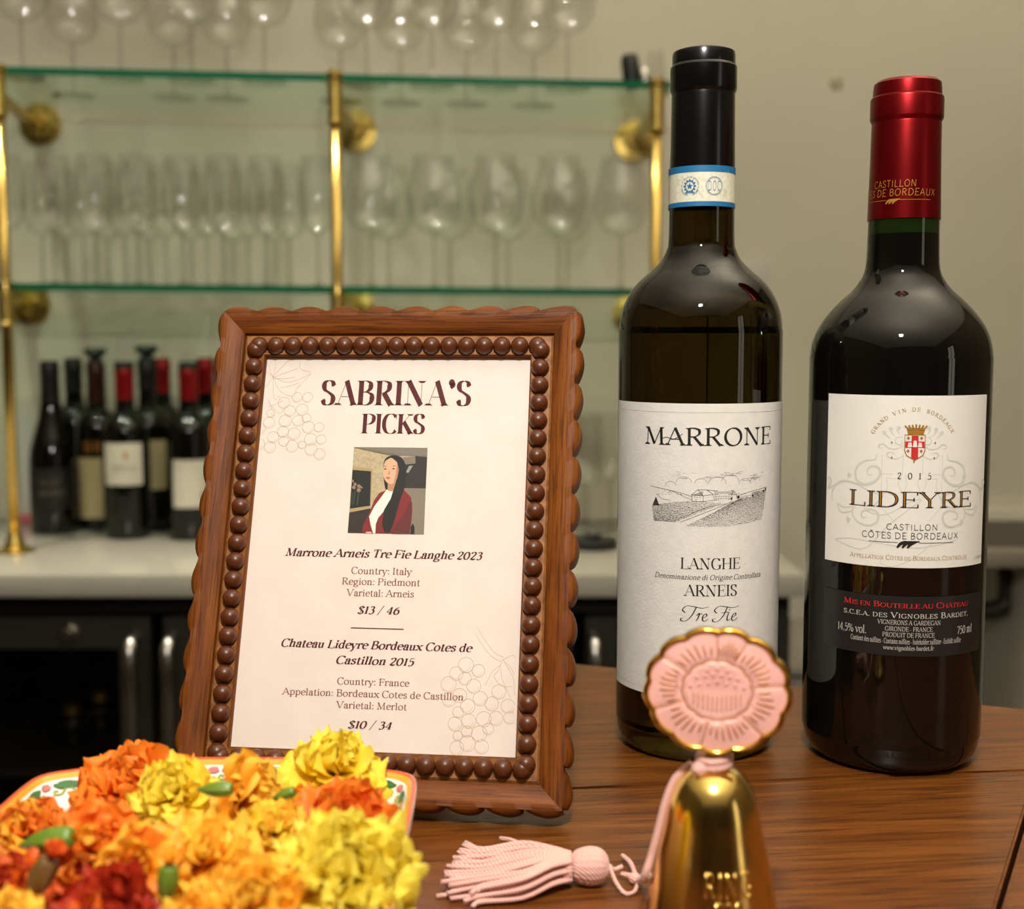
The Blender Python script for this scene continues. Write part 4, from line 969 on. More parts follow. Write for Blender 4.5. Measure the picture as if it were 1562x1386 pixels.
# pale flourishes behind the name
P = []
def fl(pts, w):
    for s in (1, -1):
        Q = [lq(803+s*(x-803), y) for x, y in pts]
        P.extend(ribbon(_samp('c', [q for p in Q for q in p]), lambda a, f: w*.000062*(.35+.9*math.sin(PI*f))))
fl([(578, 470), (565, 510), (505, 522), (452, 560), (436, 620), (450, 670), (500, 692), (560, 672), (600, 620), (590, 570), (548, 558), (518, 585), (522, 622), (550, 618)], 14)
fl([(225, 715), (210, 690), (225, 665), (243, 690), (235, 715), (215, 745), (270, 725), (350, 680), (440, 690), (520, 730), (600, 760)], 12)
fl([(260, 830), (255, 770), (300, 700), (370, 675), (440, 690)], 10)
fl([(420, 860), (350, 870), (310, 850), (318, 890), (350, 910), (415, 890), (440, 850)], 10)
fl([(420, 850), (425, 920), (470, 970), (540, 985), (590, 950), (590, 890), (540, 868), (490, 890), (490, 930), (520, 925)], 13)
fl([(640, 740), (600, 800), (560, 840), (480, 850)], 8)
fl([(740, 345), (700, 350), (690, 385), (720, 400), (735, 380), (715, 370)], 6); fl([(745, 400), (700, 430), (650, 425), (620, 400), (590, 405), (588, 425), (608, 428)], 7)
fl([(750, 470), (700, 500), (650, 490), (640, 465), (665, 455), (690, 470)], 7)
fl([(720, 330), (700, 300), (708, 280)], 7); fl([(690, 345), (665, 315), (660, 295)], 7); fl([(660, 360), (635, 335), (622, 318)], 7)
for x, y in ((390, 632), (1165, 632), (390, 955), (1155, 955)): P.append([lq(x-8, y-22), lq(x+20, y), lq(x-2, y+28), lq(x-14, y+5)])
for x, y in ((708, 283), (660, 292), (620, 316)):
    for s in (1, -1): P.append(disc(*lq(803+s*(x-803), y), .0009, 8))
for L_ in ([(610, 480), (610, 840), (680, 930), (803, 980)], [(740, 480), (740, 610)], [(610, 610), (680, 610)], [(610, 480), (745, 480)], [(640, 640), (720, 640), (715, 680), (740, 740)], [(640, 640), (650, 690), (640, 740)], [(760, 610), (770, 680), (750, 740)]):
    for s in (1, -1):
        Q = [lq(803+s*(x-803), y) for x, y in L_]; P += ribbon(Q, lambda a, f: .00022)
Q = [lq(*p) for p in ((290, 1110), (340, 1130), (480, 1160), (560, 1110), (640, 1000), (760, 880), (860, 790), (800, 800), (640, 900), (520, 880), (490, 820))]
P += ribbon(_samp('c', [q for p in Q for q in p]), lambda a, f: .00035)
Q = [lq(*p) for p in ((290, 1110), (420, 1090), (620, 1110), (800, 1130), (930, 1120), (1120, 1080))]
P += ribbon(_samp('c', [q for p in Q for q in p]), lambda a, f: .00035)
Q = [lq(*p) for p in ((950, 1090), (830, 1200), (700, 1270), (620, 1250), (630, 1200))]
P += ribbon(_samp('c', [q for p in Q for q in p]), lambda a, f: .00025)
art('flourish', P, m2, M['flourish'], lab2, .00048)
cx_, cy_ = lq(805, 465)
art('gold_lettering', arc_text('GRAND VIN DE BORDEAUX', dict(thick=8, thin=4.5, serif=4), cx_, cy_, 292*.000062, -64, 62, .0016), m2, M['gold_ink'], lab2, .0006)
# crest: crown and shield
P = [[lq(x, y) for x, y in p] for p in (((762, 300), (870, 300), (864, 325), (766, 325)), ((758, 282), (875, 282), (872, 298), (760, 298)))]
for k in range(7):
    x = 750+k*22; P.append([lq(x-6+ (3-k)*0, 262+abs(3-k)*3), lq(x+6, 262+abs(3-k)*3), lq(765+k*17+6, 284), lq(765+k*17-6, 284)]); P.append(disc(*lq(x, 260+abs(3-k)*3), .00038, 8))
P += ribbon([lq(*p) for p in ((748, 330), (875, 330), (875, 440), (862, 475), (812, 508), (762, 475), (748, 440), (748, 330))], lambda a, f: .00035)
for x, y in ((668, 385), (670, 492), (808, 518), (940, 385), (938, 492)): P.append([lq(x-6, y), lq(x, y-9), lq(x+6, y), lq(x, y+9)])
for x, y in ((770, 352), (852, 352), (770, 443), (852, 443)): P += [[lq(x-10, y), lq(x, y-12), lq(x+10, y), lq(x, y+12)]]
art('crest_gold', P, m2, M['gold_ink'], lab2, .00066)
art('crest_red', [[lq(x, y) for x, y in p] for p in (((790, 334), (833, 334), (833, 376), (790, 376)), ((751, 376), (872, 376), (872, 420), (751, 420)), ((790, 420), (833, 420), (833, 490), (812, 503), (790, 490)))], m2, M['red_print'], lab2, .00062)
P = []
for x0_ in (766, 798, 830):
    P.append([lq(x, y) for x, y in ((x0_, 416), (x0_+28, 416), (x0_+23, 384 if x0_ != 798 else 370), (x0_+5, 384 if x0_ != 798 else 370))])
art('crest_castle', P, m2, M['label_smooth'], lab2, .00068)
t2('2  0  1  5', dict(SERIF, track=6), -16.6, 3.9, .1311, .0028, M['print_black'])
LD = dict(thick=10.5, thin=3.2, serif=7, phi=8)
t2('LIDEYRE', LD, -46.6, 34.7, .11885, .0067, M['print_black'])
art('gold_lettering', [[(x+.00022, z+.0001) for x, z in p] for p in text_polys('LIDEYRE', dict(thick=3.6, thin=.4, serif=0, phi=8), A2(-45.6), A2(33.8), .1192, .0060)], m2, M['gold_ink'], lab2, .00064)
t2('CASTILLON', dict(SANS, thick=6, thin=6), -22.3, 8.7, .1093, .0025, M['print_black'])
t2('CO^TES DE BORDEAUX', dict(SANS, thick=6, thin=6), -37.4, 23.9, .1055, .0026, M['print_black'])
art('black_swoosh', swoosh(A2(-33.2), A2(20.5), A2(-9.5), .1038, .0013, .00018), m2, M['print_black'], lab2, .0006)
t2('A{PPELLATION} C{O^TES DE} B{ORDEAUX} C{ONTRO^LE`E}', dict(thick=8, thin=4, serif=4), -45.4, 32.4, .0964, .0019, M['gold_ink'])
t2('L LID10 0915', dict(SANS, thick=8, thin=8), 41, 50.0, .0957, .0011, M['print_black'])
lab3 = patch('lower_label', R2, adj(-66, CB, K2), adj(53, CB, K2), .0547, .0807, M['label_dark'], B2, .0004, 44)
SLV = M['silver_print']; CND = dict(thick=9.5, thin=4.5, serif=4, phi=10)
t2('M{IS EN} B{OUTEILLE AU} C{HA^TEAU}', dict(thick=11, thin=4.5, serif=5), -48.7, 35.4, .0757, .0024, M['red_print'], lab3)
t2('{S.C.E.A. DES} V{IGNOBLES} B{ARDET,}', dict(thick=11, thin=5, serif=5, track=5), -48.6, 35.3, .0713, .0024, SLV, lab3)
t2('VIGNERONS A GARDEGAN', CND, -26.3, 13.1, .0684, .0019, SLV, lab3)
t2('GIRONDE - FRANCE', CND, -21.5, 7.8, .0656, .0019, SLV, lab3)
t2('PRODUIT DE FRANCE', CND, -22.9, 9.3, .0630, .0019, SLV, lab3)
t2('14,5% vol.', CND, -52.7, -33.2, .0634, .0036, SLV, lab3)
t2('750 ml', CND, 26.3, 40.1, .0638, .0036, SLV, lab3)
t2('Contient des sulfites - Contains sulfites - Indeholder sulfitter - Enthalt" sulfite'.replace('alt"', 'a"lt'), CND, -43.2, 29.5, .0601, .0022, SLV, lab3)
t2('www.vignobles-bardet.fr', CND, -22.5, 9.1, .0574, .0019, SLV, lab3)
# ---------------------------------------------------------------- brass bell with a pink flower handle
M['bell'] = mat('bell_brass', srgb(238, 200, 112), .17, 1); M['gold_rim'] = mat('gold_rim', srgb(216, 172, 74), .14, 1)
BY = .37; bc = at(1087, 1300, BY); BX = bc.x
BL = thing('hand_bell', 'gold bell with a pink enamel flower on top, reading RING FOR', 'bell', (BX, BY, 0), (0, 0, -math.atan2(BX, BY)))
BP = [(.0248, .0006), (.0268, .0010), (.0272, .0026), (.0262, .0045), (.0236, .0085), (.0213, .0128), (.0204, .0150), (.0184, .0244), (.0168, .0323), (.0150, .0404), (.0134, .0482), (.0118, .0530), (.0099, .0563), (.0070, .0590), (.0036, .0602), (.0028, .0612), (.0030, .0645), (0, .0650)]
pr = sprof(BP, 4)
lathe('bell_body', [(.0235, .0010), (.0245, .0006)]+pr[3:], M['bell'], BL, 96, deg=80)
def bell_r(z):
    for (r0, z0), (r1, z1) in zip(BP[2:], BP[3:]):
        if z0 <= z <= z1: return r0+(r1-r0)*(z-z0)/(z1-z0)
    return .02
def bell_text(s, a0, a1, base, cap):
    # the skeleton of each letter is raised as a rounded wire on the metal
    x = 0; paths = []
    for ch in s:
        adv, body = GLYPHS[ch].split('|')
        for st in body.split(';'):
            p = st.split(); k = p[0]; v = [float(q) for q in p[1:]]
            if k in 'shr': paths.append([(x+v[0]-(6 if k != 'r' else 0), v[1]), (x+v[0]+(6 if k != 'h' else 0), v[1])])
            elif k == 'd': continue
            else:
                Q = _samp(k, v); off = 3.4 if k in 'lbo' or (k == 'c' and ch in 'RFOG') else 0
                if k in 'lb': paths.append([(x+a-off, b) for a, b in Q]); paths.append([(x+a+off, b) for a, b in Q])
                else: paths.append([(x+a, b) for a, b in Q])
        x += float(adv)+6
    V, Fc = [], []
    for P in paths:
        pts = []
        n = max(2, len(P)) if len(P) > 2 else 5
        if len(P) == 2: P = [(P[0][0]+(P[1][0]-P[0][0])*i/4, P[0][1]+(P[1][1]-P[0][1])*i/4) for i in range(5)]
        for a, b in P:
            z = base+b/70*cap; an = math.radians(a0+(a1-a0)*a/x); r = bell_r(z)
            pts.append((r*math.sin(an), -r*math.cos(an), z))
        v, f = tube_geo(pts, .00034, 6); o = len(V); V += v; Fc += [[q+o for q in g_] for g_ in f]
    obj('raised_lettering', V, Fc, M['bell'], BL, True)
bell_text('RING', -8.5, 42, .0263, .0069)
bell_text('FOR', 2.0, 31, .0180, .0069)
# flower handle, built upright in the x-z plane and leaning back a little
fc = at(1094, 1052, BY); FZc = fc.z; FX = fc.x-BX
RX, RZ = .0222, .0190
M['enamel'] = mat('pink_enamel', srgb(236, 178, 166), .32, Coat_Weight=.35); M['enamel_line'] = mat('pink_groove', srgb(200, 140, 100), .35, .3)
def fl_r(a): return 1-.055*(1-abs(math.sin((a-math.radians(90.6))*13/2))**.7)
def fl_p(a, k, y): return Vector((FX+math.cos(a)*RX*fl_r(a)*k*1.0+.0, y, FZc+math.sin(a)*RZ*fl_r(a)*k))
tilt = Matrix.Translation((FX, 0, FZc)) @ Matrix.Rotation(math.radians(-9), 4, 'X') @ Matrix.Translation((-FX, 0, -FZc))
def fobj(name, V, Fc, m, parent, smooth=True): return obj(name, [tilt @ Vector(v) for v in V], Fc, m, parent, smooth)
N_ = 208; AN = [2*PI*i/N_ for i in range(N_)]
petals7 = [math.radians(90.6+360*k*2/13+(0 if k < 6 else 0)) for k in range(7)]
def prof_y(a, k):
    """front face relief of the enamel at polar position (a, k)"""
    y = -.0016-.0010*math.sin(PI*min(1, k*1.02))
    if k > .50:
        d = min(abs((a-p+PI) % (2*PI)-PI) for p in petals7); y += .00035*math.exp(-(d*k/.035)**2)
    y += .0007*math.exp(-((k-.48)/.022)**2)
    return y
ks = [0, .1, .2, .3, .4, .44, .46, .48, .50, .52, .56, .65, .75, .85, .91, .945]
V, Fc = [], []
for k in ks[1:]:
    for a in AN: V.append(fl_p(a, k, prof_y(a, k)))
V.append(fl_p(0, 0, prof_y(0, 0)))
for i in range(len(ks)-2):
    for j in range(N_):
        l = (j+1) % N_; Fc.append([i*N_+j, i*N_+l, (i+1)*N_+l, (i+1)*N_+j])
for j in range(N_): Fc.append([len(V)-1, (j+1) % N_, j])
flw = fobj('flower_face', V, [f[::-1] for f in Fc], M['enamel'], BL)
V, Fc = [], []
sec = [(.925, -.0012), (.935, -.0024), (.965, -.0030), (.995, -.0027), (1.02, -.0014), (1.025, .0004), (1.01, .0020), (.96, .0028), (0.0, .0030)]
for k, y in sec:
    for a in AN: V.append(fl_p(a, max(k, .001), y))
for i in range(len(sec)-1):
    for j in range(N_):
        l = (j+1) % N_; Fc.append([i*N_+j, i*N_+l, (i+1)*N_+l, (i+1)*N_+j])
fobj('flower_rim', V, Fc, M['gold_rim'], BL)
# petal ribs
OV = [tilt @ fl_p(a, .47+.010*abs(math.sin(a*6)), prof_y(a, .47)-.0001) for a in AN[::2]]
V, Fc = tube_geo(OV, .00032, 6, True); obj('centre_outline', V, Fc, M['enamel_line'], flw, True)
for a in petals7:
    V, Fc = tube_geo([tilt @ fl_p(a, .48+.46*i/6, prof_y(a, .48+.46*i/6)-.00004) for i in range(7)], .00026, 6); obj('petal_divider', V, Fc, M['enamel_line'], flw, True)
def rib(a, k0, k1, name='petal_rib', m=None, bend=0, w=.00030):
    pts = []
    for i in range(7):
        t = i/6; k = k0+(k1-k0)*t; aa = a+bend*math.sin(t*PI/2)
        pts.append(tilt @ fl_p(aa, k, prof_y(aa, k)-.00006))
    V, Fc = tube_geo(pts, lambda t: w*(.4+.8*math.sin(PI*(.15+.7*t))), 6); obj(name, V, Fc, m or M['enamel_line'], flw, True)
for i in range(7):
    a0 = petals7[i]; a1 = petals7[(i+1) % 7]; da = (a1-a0) % (2*PI); n = 7 if i % 2 else 6
    for j in range(n):
        f = (j+1)/(n+1); rib(a0+da*f, .56+.03*abs(f-.5), .83-.16*abs(f-.5)*2, bend=(f-.5)*.05)
for j in range(11):
    x = -.70+j*.14; z0 = -.30*math.sqrt(max(.05, 1-x*x))*1.1; z1 = .0-.05*(1-abs(x))
    pts = [tilt @ Vector((FX+x*.45*RX, prof_y(0, .3)-.0000, FZc+(z1+(z0-z1)*t/4)*RZ)) for t in range(5)]
    V, Fc = tube_geo(pts, .00024, 6); obj('centre_rib', V, Fc, M['enamel_line'], flw, True)
bd = None
for rr_, n, z in ((.80, 7, .05), (.62, 6, .17), (.30, 3, .26)):
    for j in range(n):
        x = -rr_+2*rr_*j/(n-1); zz = z+.09*(1-abs(x))*1.0
        k_ = math.hypot(x*.45, zz)
        p = tilt @ Vector((FX+x*.45*RX, prof_y(0, k_)-.0001, FZc+zz*RZ))
        if bd is None:
            o = lathe('enamel_bead', [(0, -.0005), (.00035, -.00035), (.0005, 0), (.00035, .00035), (0, .0005)], M['enamel'], flw, 10); bd = o.data
        else: o = mk('enamel_bead', bd, flw)
        o.location = p
# ---------------------------------------------------------------- pink cord and tassel
M['cord'] = mat('pink_cord', srgb(246, 196, 188), .6)
N, L, b = nodes(M['cord']); b.inputs['Sheen Weight'].default_value = .4
tc = N.new('ShaderNodeTexCoord'); wv = N.new('ShaderNodeTexWave'); wv.wave_type = 'BANDS'; wv.bands_direction = 'DIAGONAL'; wv.inputs['Scale'].default_value = 420; wv.inputs['Distortion'].default_value = .6
L.new(tc.outputs['Object'], wv.inputs[0]); bp = N.new('ShaderNodeBump'); bp.inputs['Distance'].default_value = .0002; bp.inputs['Strength'].default_value = .9; L.new(wv.outputs[0], bp.inputs['Height']); L.new(bp.outputs[0], b.inputs['Normal'])
cr = N.new('ShaderNodeValToRGB'); cr.color_ramp.elements[0].color = srgb(226, 150, 140); cr.color_ramp.elements[1].color = srgb(248, 208, 196); L.new(wv.outputs[0], cr.inputs[0]); L.new(cr.outputs[0], b.inputs['Base Color'])
T = thing('tassel', 'pink cord tassel lying on the table left of the bell', 'tassel', (.010, .418, 0))
o_ = Vector((.010, .418, 0))
def tp(x, y, z): return (x-o_.x, y-o_.y, z)
hx, hy, hz = .0262, .4200, .0072
# strands of the skirt
ends = []
for i in range(48):
    layer = i % 3; f = ((i*7) % 48)/47
    y1 = hy-.0195+.0445*f+random.uniform(-.001, .001); L_ = random.uniform(.0395, .0448)-.012*max(0, (f-.55))+(.001 if f < .2 else 0)
    if f < .12 : L_ -= .010
    z1 = (.0010, .0028, .0046)[layer]+.0006*random.random()
    x0_ = hx-.0066; y0_ = hy+(f-.5)*.0085; zz0 = .0036+(layer)*.0030+.0012*math.cos((f-.5)*3)
    x1_ = x0_-L_
    wob = random.uniform(-.0016, .0016)
    P = [tp(x0_+.001, y0_, zz0), tp(x0_-.006, hy+(f-.5)*.0175, zz0+.0002), tp(x0_-.016, hy+(f-.5)*.026+(y1-hy)*.12+wob, max(z1, zz0-.002)+.0003), tp(x0_-.030, hy+(y1-hy)*.82-wob, z1+.0004), tp(x1_, y1+wob*.5, z1)]
    P[2] = (P[2][0], P[2][1], min(P[2][2], .0095))
    tube('strand', P, .00080, M['cord'], T, 8, sm=4)
tube('strand', [tp(hx-.014, hy+.012, .004), tp(hx-.020, hy+.016, .0065), tp(hx-.026, hy+.0235, .0062), tp(hx-.0305, hy+.0285, .005)], .00080, M['cord'], T, 8, sm=4)
rotx = Matrix.Rotation(PI/2, 3, 'Y')
lathe('tassel_head', sprof([(0, -.0062), (.0030, -.0060), (.0052, -.0045), (.0064, -.0010), (.0066, .0015), (.0058, .0045), (.0036, .0066), (.0010, .0073), (0, .0074)], 4), M['cord'], T, 72, rot=rotx, loc=tp(hx+.0005, hy, hz-.0004), mod=lambda a, z: 1+.035*abs(math.sin(a*9))-.02, deg=80)
lathe('neck_wrap', [(.0048, -.0018), (.0053, -.0015), (.0055, -.0009), (.0053, -.0003), (.0055, .0003), (.0053, .0009), (.0055, .0015), (.0048, .0019)], M['cord'], T, 40, rot=rotx, loc=tp(hx-.0072, hy, hz-.0010), deg=80)
# cord: from the head to the knot, up the side of the bell and round its neck
kn = Vector((.0440, .4200, .0016)); nk = Vector((BX, BY, .0625))
tube('cord_loop', [tp(hx+.0078, hy, .0068), tp(hx+.0098, hy-.0050, .0030), tp(hx+.0125, hy-.0095, .0012), tp(hx+.0155, hy-.0082, .0010), tp(kn.x-.0010, kn.y-.005, .0012), tp(kn.x, kn.y-.001, .0014)], .0007, M['cord'], T, 8)
tube('cord_end', [tp(hx+.0078, hy, .0068), tp(hx+.0095, hy+.0010, .0050), tp(hx+.0125, hy+.0035, .0050)], .0008, M['cord'], T, 8)
for s in (0, 1):
    dx = s*.0014
    # lies against the left flank of the bell
    def side(z, an, e=.0009): r = bell_r(z)+e; return (BX+r*math.cos(an)-o_.x, BY+r*math.sin(an)-o_.y, z)
    A = [side(.0596, 2.6, .002+0*dx), side(.0545, 2.75-.10*s, .0010), side(.0480, 2.85-.10*s, .0010), side(.0400, 2.92-.09*s, .0012), side(.0310, 2.95-.07*s, .0014), side(.0220, 2.90-.04*s, .0022), tp(kn.x+.0010+dx*.5, kn.y-.016, .0110), tp(kn.x+.0004, kn.y-.004, .0034), tp(kn.x, kn.y, .0020)]
    tube('cord', A, .00125, M['cord'], T, 8)
ring = [(nk.x+.0046*math.cos(2*PI*k/20)-o_.x, nk.y+.0046*math.sin(2*PI*k/20)-o_.y, nk.z-.0012+.0006*math.sin(2*PI*k/20+1)) for k in range(20)]
V, Fc = tube_geo(ring, .0013, 10, True); obj('cord_neck_loop', V, Fc, M['cord'], T, True)
ring = [(p[0]*1.0, p[1]*1.0, p[2]+.0019) for p in ring]
V, Fc = tube_geo(ring, .0012, 10, True); obj('cord_neck_loop', V, Fc, M['cord'], T, True)
lathe('cord_knot', sprof([(0, -.0024), (.0016, -.0018), (.0024, 0), (.0016, .0018), (0, .0024)], 3), M['cord'], T, 14, loc=(BX-.0050-o_.x, BY-.0028-o_.y, .0602))
lathe('cord_knot', sprof([(0, -.0020), (.0016, -.0014), (.0021, 0), (.0016, .0014), (0, .0020)], 3), M['cord'], T, 14, loc=(kn.x-o_.x-.0012, kn.y-o_.y, .0024))
tube('cord_end', [tp(kn.x-.0006, kn.y, .0030), tp(kn.x-.0016, kn.y+.010, .0034), tp(kn.x-.0036, kn.y+.0195, .0022)], .00085, M['cord'], T, 8)
tube('cord_end', [tp(kn.x-.0006, kn.y, .0026), tp(kn.x-.0034, kn.y+.0010, .0030), tp(kn.x-.0054, kn.y+.0026, .0026)], .0009, M['cord'], T, 8)

# ---------------------------------------------------------------- porcelain dish
M['china'] = mat('white_porcelain', srgb(236, 232, 224), .12, Coat_Weight=.5); M['china_red'] = mat('dish_rim_red', srgb(208, 84, 44), .2, Coat_Weight=.4); M['china_gold'] = mat('dish_rim_yellow', srgb(226, 160, 50), .2, Coat_Weight=.4)
M['d_green'] = mat('dish_green', srgb(52, 112, 58), .2); M['d_lime'] = mat('dish_lime', srgb(140, 152, 50), .2); M['d_pink'] = mat('dish_pink', srgb(196, 112, 116), .2); M['d_rose'] = mat('dish_pale_pink', srgb(224, 188, 196), .2)
M['d_yellow'] = mat('dish_yellow', srgb(222, 188, 52), .2); M['d_berry'] = mat('dish_berry', srgb(186, 48, 40), .2); M['d_plum'] = mat('dish_plum', srgb(150, 80, 100), .2); M['d_dark'] = mat('dish_outline', srgb(60, 66, 38), .3)
DC = Vector((-.1005, .360, 0)); RIM = .037
D = thing('porcelain_dish', 'square white porcelain dish with orange rim and painted garland, full of marigolds', 'dish', DC)
q = [(0, .0840), (.018, .0840), (.036, .0835), (.046, .0810), (.0505, .0755), (.0545, .0715), (.0605, .0690), (.0652, .0645), (.0668, .055), (.0672, .035), (.0672, .012), (.0670, -.001)]
half = q+[(x, -y) for x, y in q[::-1] if y > 0]
full = half+[(-x, y) for x, y in half[::-1]][1:-1]
sp = [v for v in smooth_path([(a, b, 0) for a, b in full+[full[0]]], 6)]
# resample by length
cum = [0]
for a, b in zip(sp, sp[1:]): cum.append(cum[-1]+(b-a).length)
def outl(u):
    d = (u % 1)*cum[-1]
    for i in range(1, len(cum)):
        if cum[i] >= d: t = (d-cum[i-1])/max(1e-9, cum[i]-cum[i-1]); return sp[i-1].lerp(sp[i], t)
    return sp[-1]
NU = 160; OL = [outl(i/NU) for i in range(NU)]
def ring_pt(p, k, z): return Vector((p.x*k, p.y*k, z))
def inner(v):  # v = 0 at the rim, 1 at the flat floor
    return 1-.30*(v**.85), RIM-.0285*(v**1.15)
V, Fc, mi = [], [], []
rows = [(1.0-.018, RIM-.0004, None), (1.0, RIM+.0006, None)]
inn = [0, .075, .16, .3, .45, .6, .75, .9, 1.0]
secs = [(*inner(v),) for v in inn[::-1]]
secs = [(.001, inner(1)[1]), (.35, inner(1)[1])]+secs[:-1]+[(.990, RIM), (1.0, RIM+.0006), (1.012, RIM+.0002), (1.016, RIM-.0010), (1.006, RIM-.006), (.90, .018), (.76, .0065), (.70, .0040), (.66, .0005), (.62, .0005), (.61, .0035), (.001, .0040)]
for k, z in secs:
    for p in OL: V.append(ring_pt(p, k, z))
for i in range(len(secs)-1):
    for j in range(NU):
        l = (j+1) % NU; Fc.append([i*NU+j, i*NU+l, (i+1)*NU+l, (i+1)*NU+j][::-1])
        z_mid = secs[i][1]; k0, k1 = secs[i][0], secs[i+1][0]
        m_ = 0
        if i == len(inn): m_ = 2        # yellow band inside the rim
        if i in (len(inn)+1, len(inn)+2): m_ = 1      # red line on the lip
        mi.append(m_)
body = obj('dish_body', V, Fc, [M['china'], M['china_red'], M['china_gold']], D, True, mi)
bm = bmesh.new(); bm.from_mesh(body.data); bmesh.ops.recalc_face_normals(bm, faces=bm.faces); bm.to_mesh(body.data); bm.free()
sharp(body, 70)
LEN = cum[-1]; WALL = .036
def dm(x, y, lift=0):
    """x metres along the rim from the middle of the back, y metres down the inner wall"""
    p = outl(x/LEN); v = max(0, y/WALL); k, z = inner(v); c = ring_pt(p, k, z)
    n = (-Vector((p.x, p.y, 0)).normalized()*.75+Vector((0, 0, .66)))
    return c+n*(lift+.0003)
def leaf(x, y, l, w, a): 
    P = []
    for k in range(10):
        t = k/5 if k <= 5 else (10-k)/5; s = 1 if k <= 5 else -1
        u, v = (t-.5)*l, s*w*math.sin(PI*min(t, 1))**.8/2
        P.append((x+u*math.cos(a)-v*math.sin(a), y+u*math.sin(a)+v*math.cos(a)))
    return P
G, PK, LM, DK = [], [], [], []
n = 34; st_ = LEN/n
for i in range(n):
    x = i*st_
    G.append(leaf(x, .0050, st_*.62, .0026, .0)); G.append(leaf(x-st_*.18, .0054, st_*.3, .002, .5)); G.append(leaf(x+st_*.18, .0054, st_*.3, .002, -.5))
    PK.append(disc(x+st_/2, .0048, .0020, 10, .0011))
    DK += ribbon(leaf(x, .0050, st_*.64, .0029, 0), lambda a, f: .00022); DK += ribbon(disc(x+st_/2, .0048, .0022, 10, .0013), lambda a, f: .0002)
    for s in (-1, 1):
        LM += ribbon(_samp('c', [x+s*st_*.05, .0062, x+s*st_*.2, .0082, x+s*st_*.36, .0080, x+s*st_*.33, .0068, x+s*st_*.25, .0072]), lambda a, f: .0007)
art('garland', G, dm, M['d_green'], body); art('garland_outline', DK, dm, M['d_dark'], body, .00012); art('garland_buds', PK, dm, M['d_pink'], body, .0001); art('garland_scrolls', LM, dm, M['d_lime'], body, .0001)
def cluster(x, y, s=1):
    art('painted_leaves', [leaf(x+dx*s, y+dy*s, l*s, w*s, a) for dx, dy, l, w, a in ((-.0045, .002, .006, .0028, .4), (.0045, .0035, .006, .003, -.5), (.002, .006, .006, .0026, 1.4), (.0005, .010, .008, .001, 1.5))], dm, M['d_green'], body, .0001)
    art('painted_flower', [leaf(x+dx*s, y+dy*s, l*s, w*s, a) for dx, dy, l, w, a in ((0, 0, .005, .0035, 0), (-.0018, .0022, .004, .003, 1), (.0012, -.0015, .004, .003, 2))], dm, M['d_yellow'], body, .0002)
    art('painted_leaves', [leaf(x+dx*s, y+dy*s, l*s, w*s, a) for dx, dy, l, w, a in ((.001, -.0045, .0055, .0028, 1.2), (-.003, .0045, .005, .0026, .8))], dm, M['d_lime'], body, .00015)
    art('painted_berries', [disc(x+dx*s, y+dy*s, .0006*s, 8) for dx, dy in ((-.004, -.004), (-.0052, -.003), (-.0045, -.0055), (-.0032, -.0028), (-.006, -.0045))], dm, M['d_berry'], body, .0002)
    art('painted_rose', [disc(x+.0055*s, y+.006*s, .0016*s, 9), disc(x+.007*s, y+.0035*s, .0013*s, 9)], dm, M['d_plum'], body, .00015)
xr = .115
for x in (-.052, -.105, xr, .155): cluster(x, .0165, 1.0)
art('pink_panel', [[(x0_, .0125), (x0_+.004, .0125), (x0_+.004, .026), (x0_, .026)] for x0_ in [-.012+.004*k for k in range(8)]], dm, M['d_rose'], body)
art('panel_net', sum([ribbon([(x0_, .0125), (x0_+.009, .026)], lambda a, f: .00022)+ribbon([(x0_+.009, .0125), (x0_, .026)], lambda a, f: .00022) for x0_ in [-.012+.0055*k for k in range(5)]], []), dm, M['d_pink'], body, .0001)

# ---------------------------------------------------------------- marigolds
def petal_mat(name, base, tip, edge=None):
    m = mat(name, tip, .55); N, L, b = nodes(m)
    tc = N.new('ShaderNodeTexCoord'); sx = N.new('ShaderNodeSeparateXYZ'); L.new(tc.outputs['Object'], sx.inputs[0])
    nz = N.new('ShaderNodeTexNoise'); nz.inputs['Scale'].default_value = 3.0; L.new(tc.outputs['Object'], nz.inputs['Vector'])
    ad = N.new('ShaderNodeMath'); ad.operation = 'MULTIPLY_ADD'; ad.inputs[1].default_value = .35; L.new(nz.outputs[0], ad.inputs[0]); L.new(sx.outputs['Y'], ad.inputs[2])
    r = N.new('ShaderNodeValToRGB'); e = r.color_ramp.elements; e[0].position = .18; e[0].color = base; e[1].position = .55; e[1].color = tip
    if edge: x = e.new(1.0); x.color = edge
    L.new(ad.outputs[0], r.inputs[0]); L.new(r.outputs[0], b.inputs['Base Color'])
    tr = N.new('ShaderNodeBsdfTranslucent'); L.new(r.outputs[0], tr.inputs[0]); mx = N.new('ShaderNodeMixShader'); mx.inputs[0].default_value = .32
    L.new(b.outputs[0], mx.inputs[1]); L.new(tr.outputs[0], mx.inputs[2]); L.new(mx.outputs[0], N['Material Output'].inputs[0])
    return m
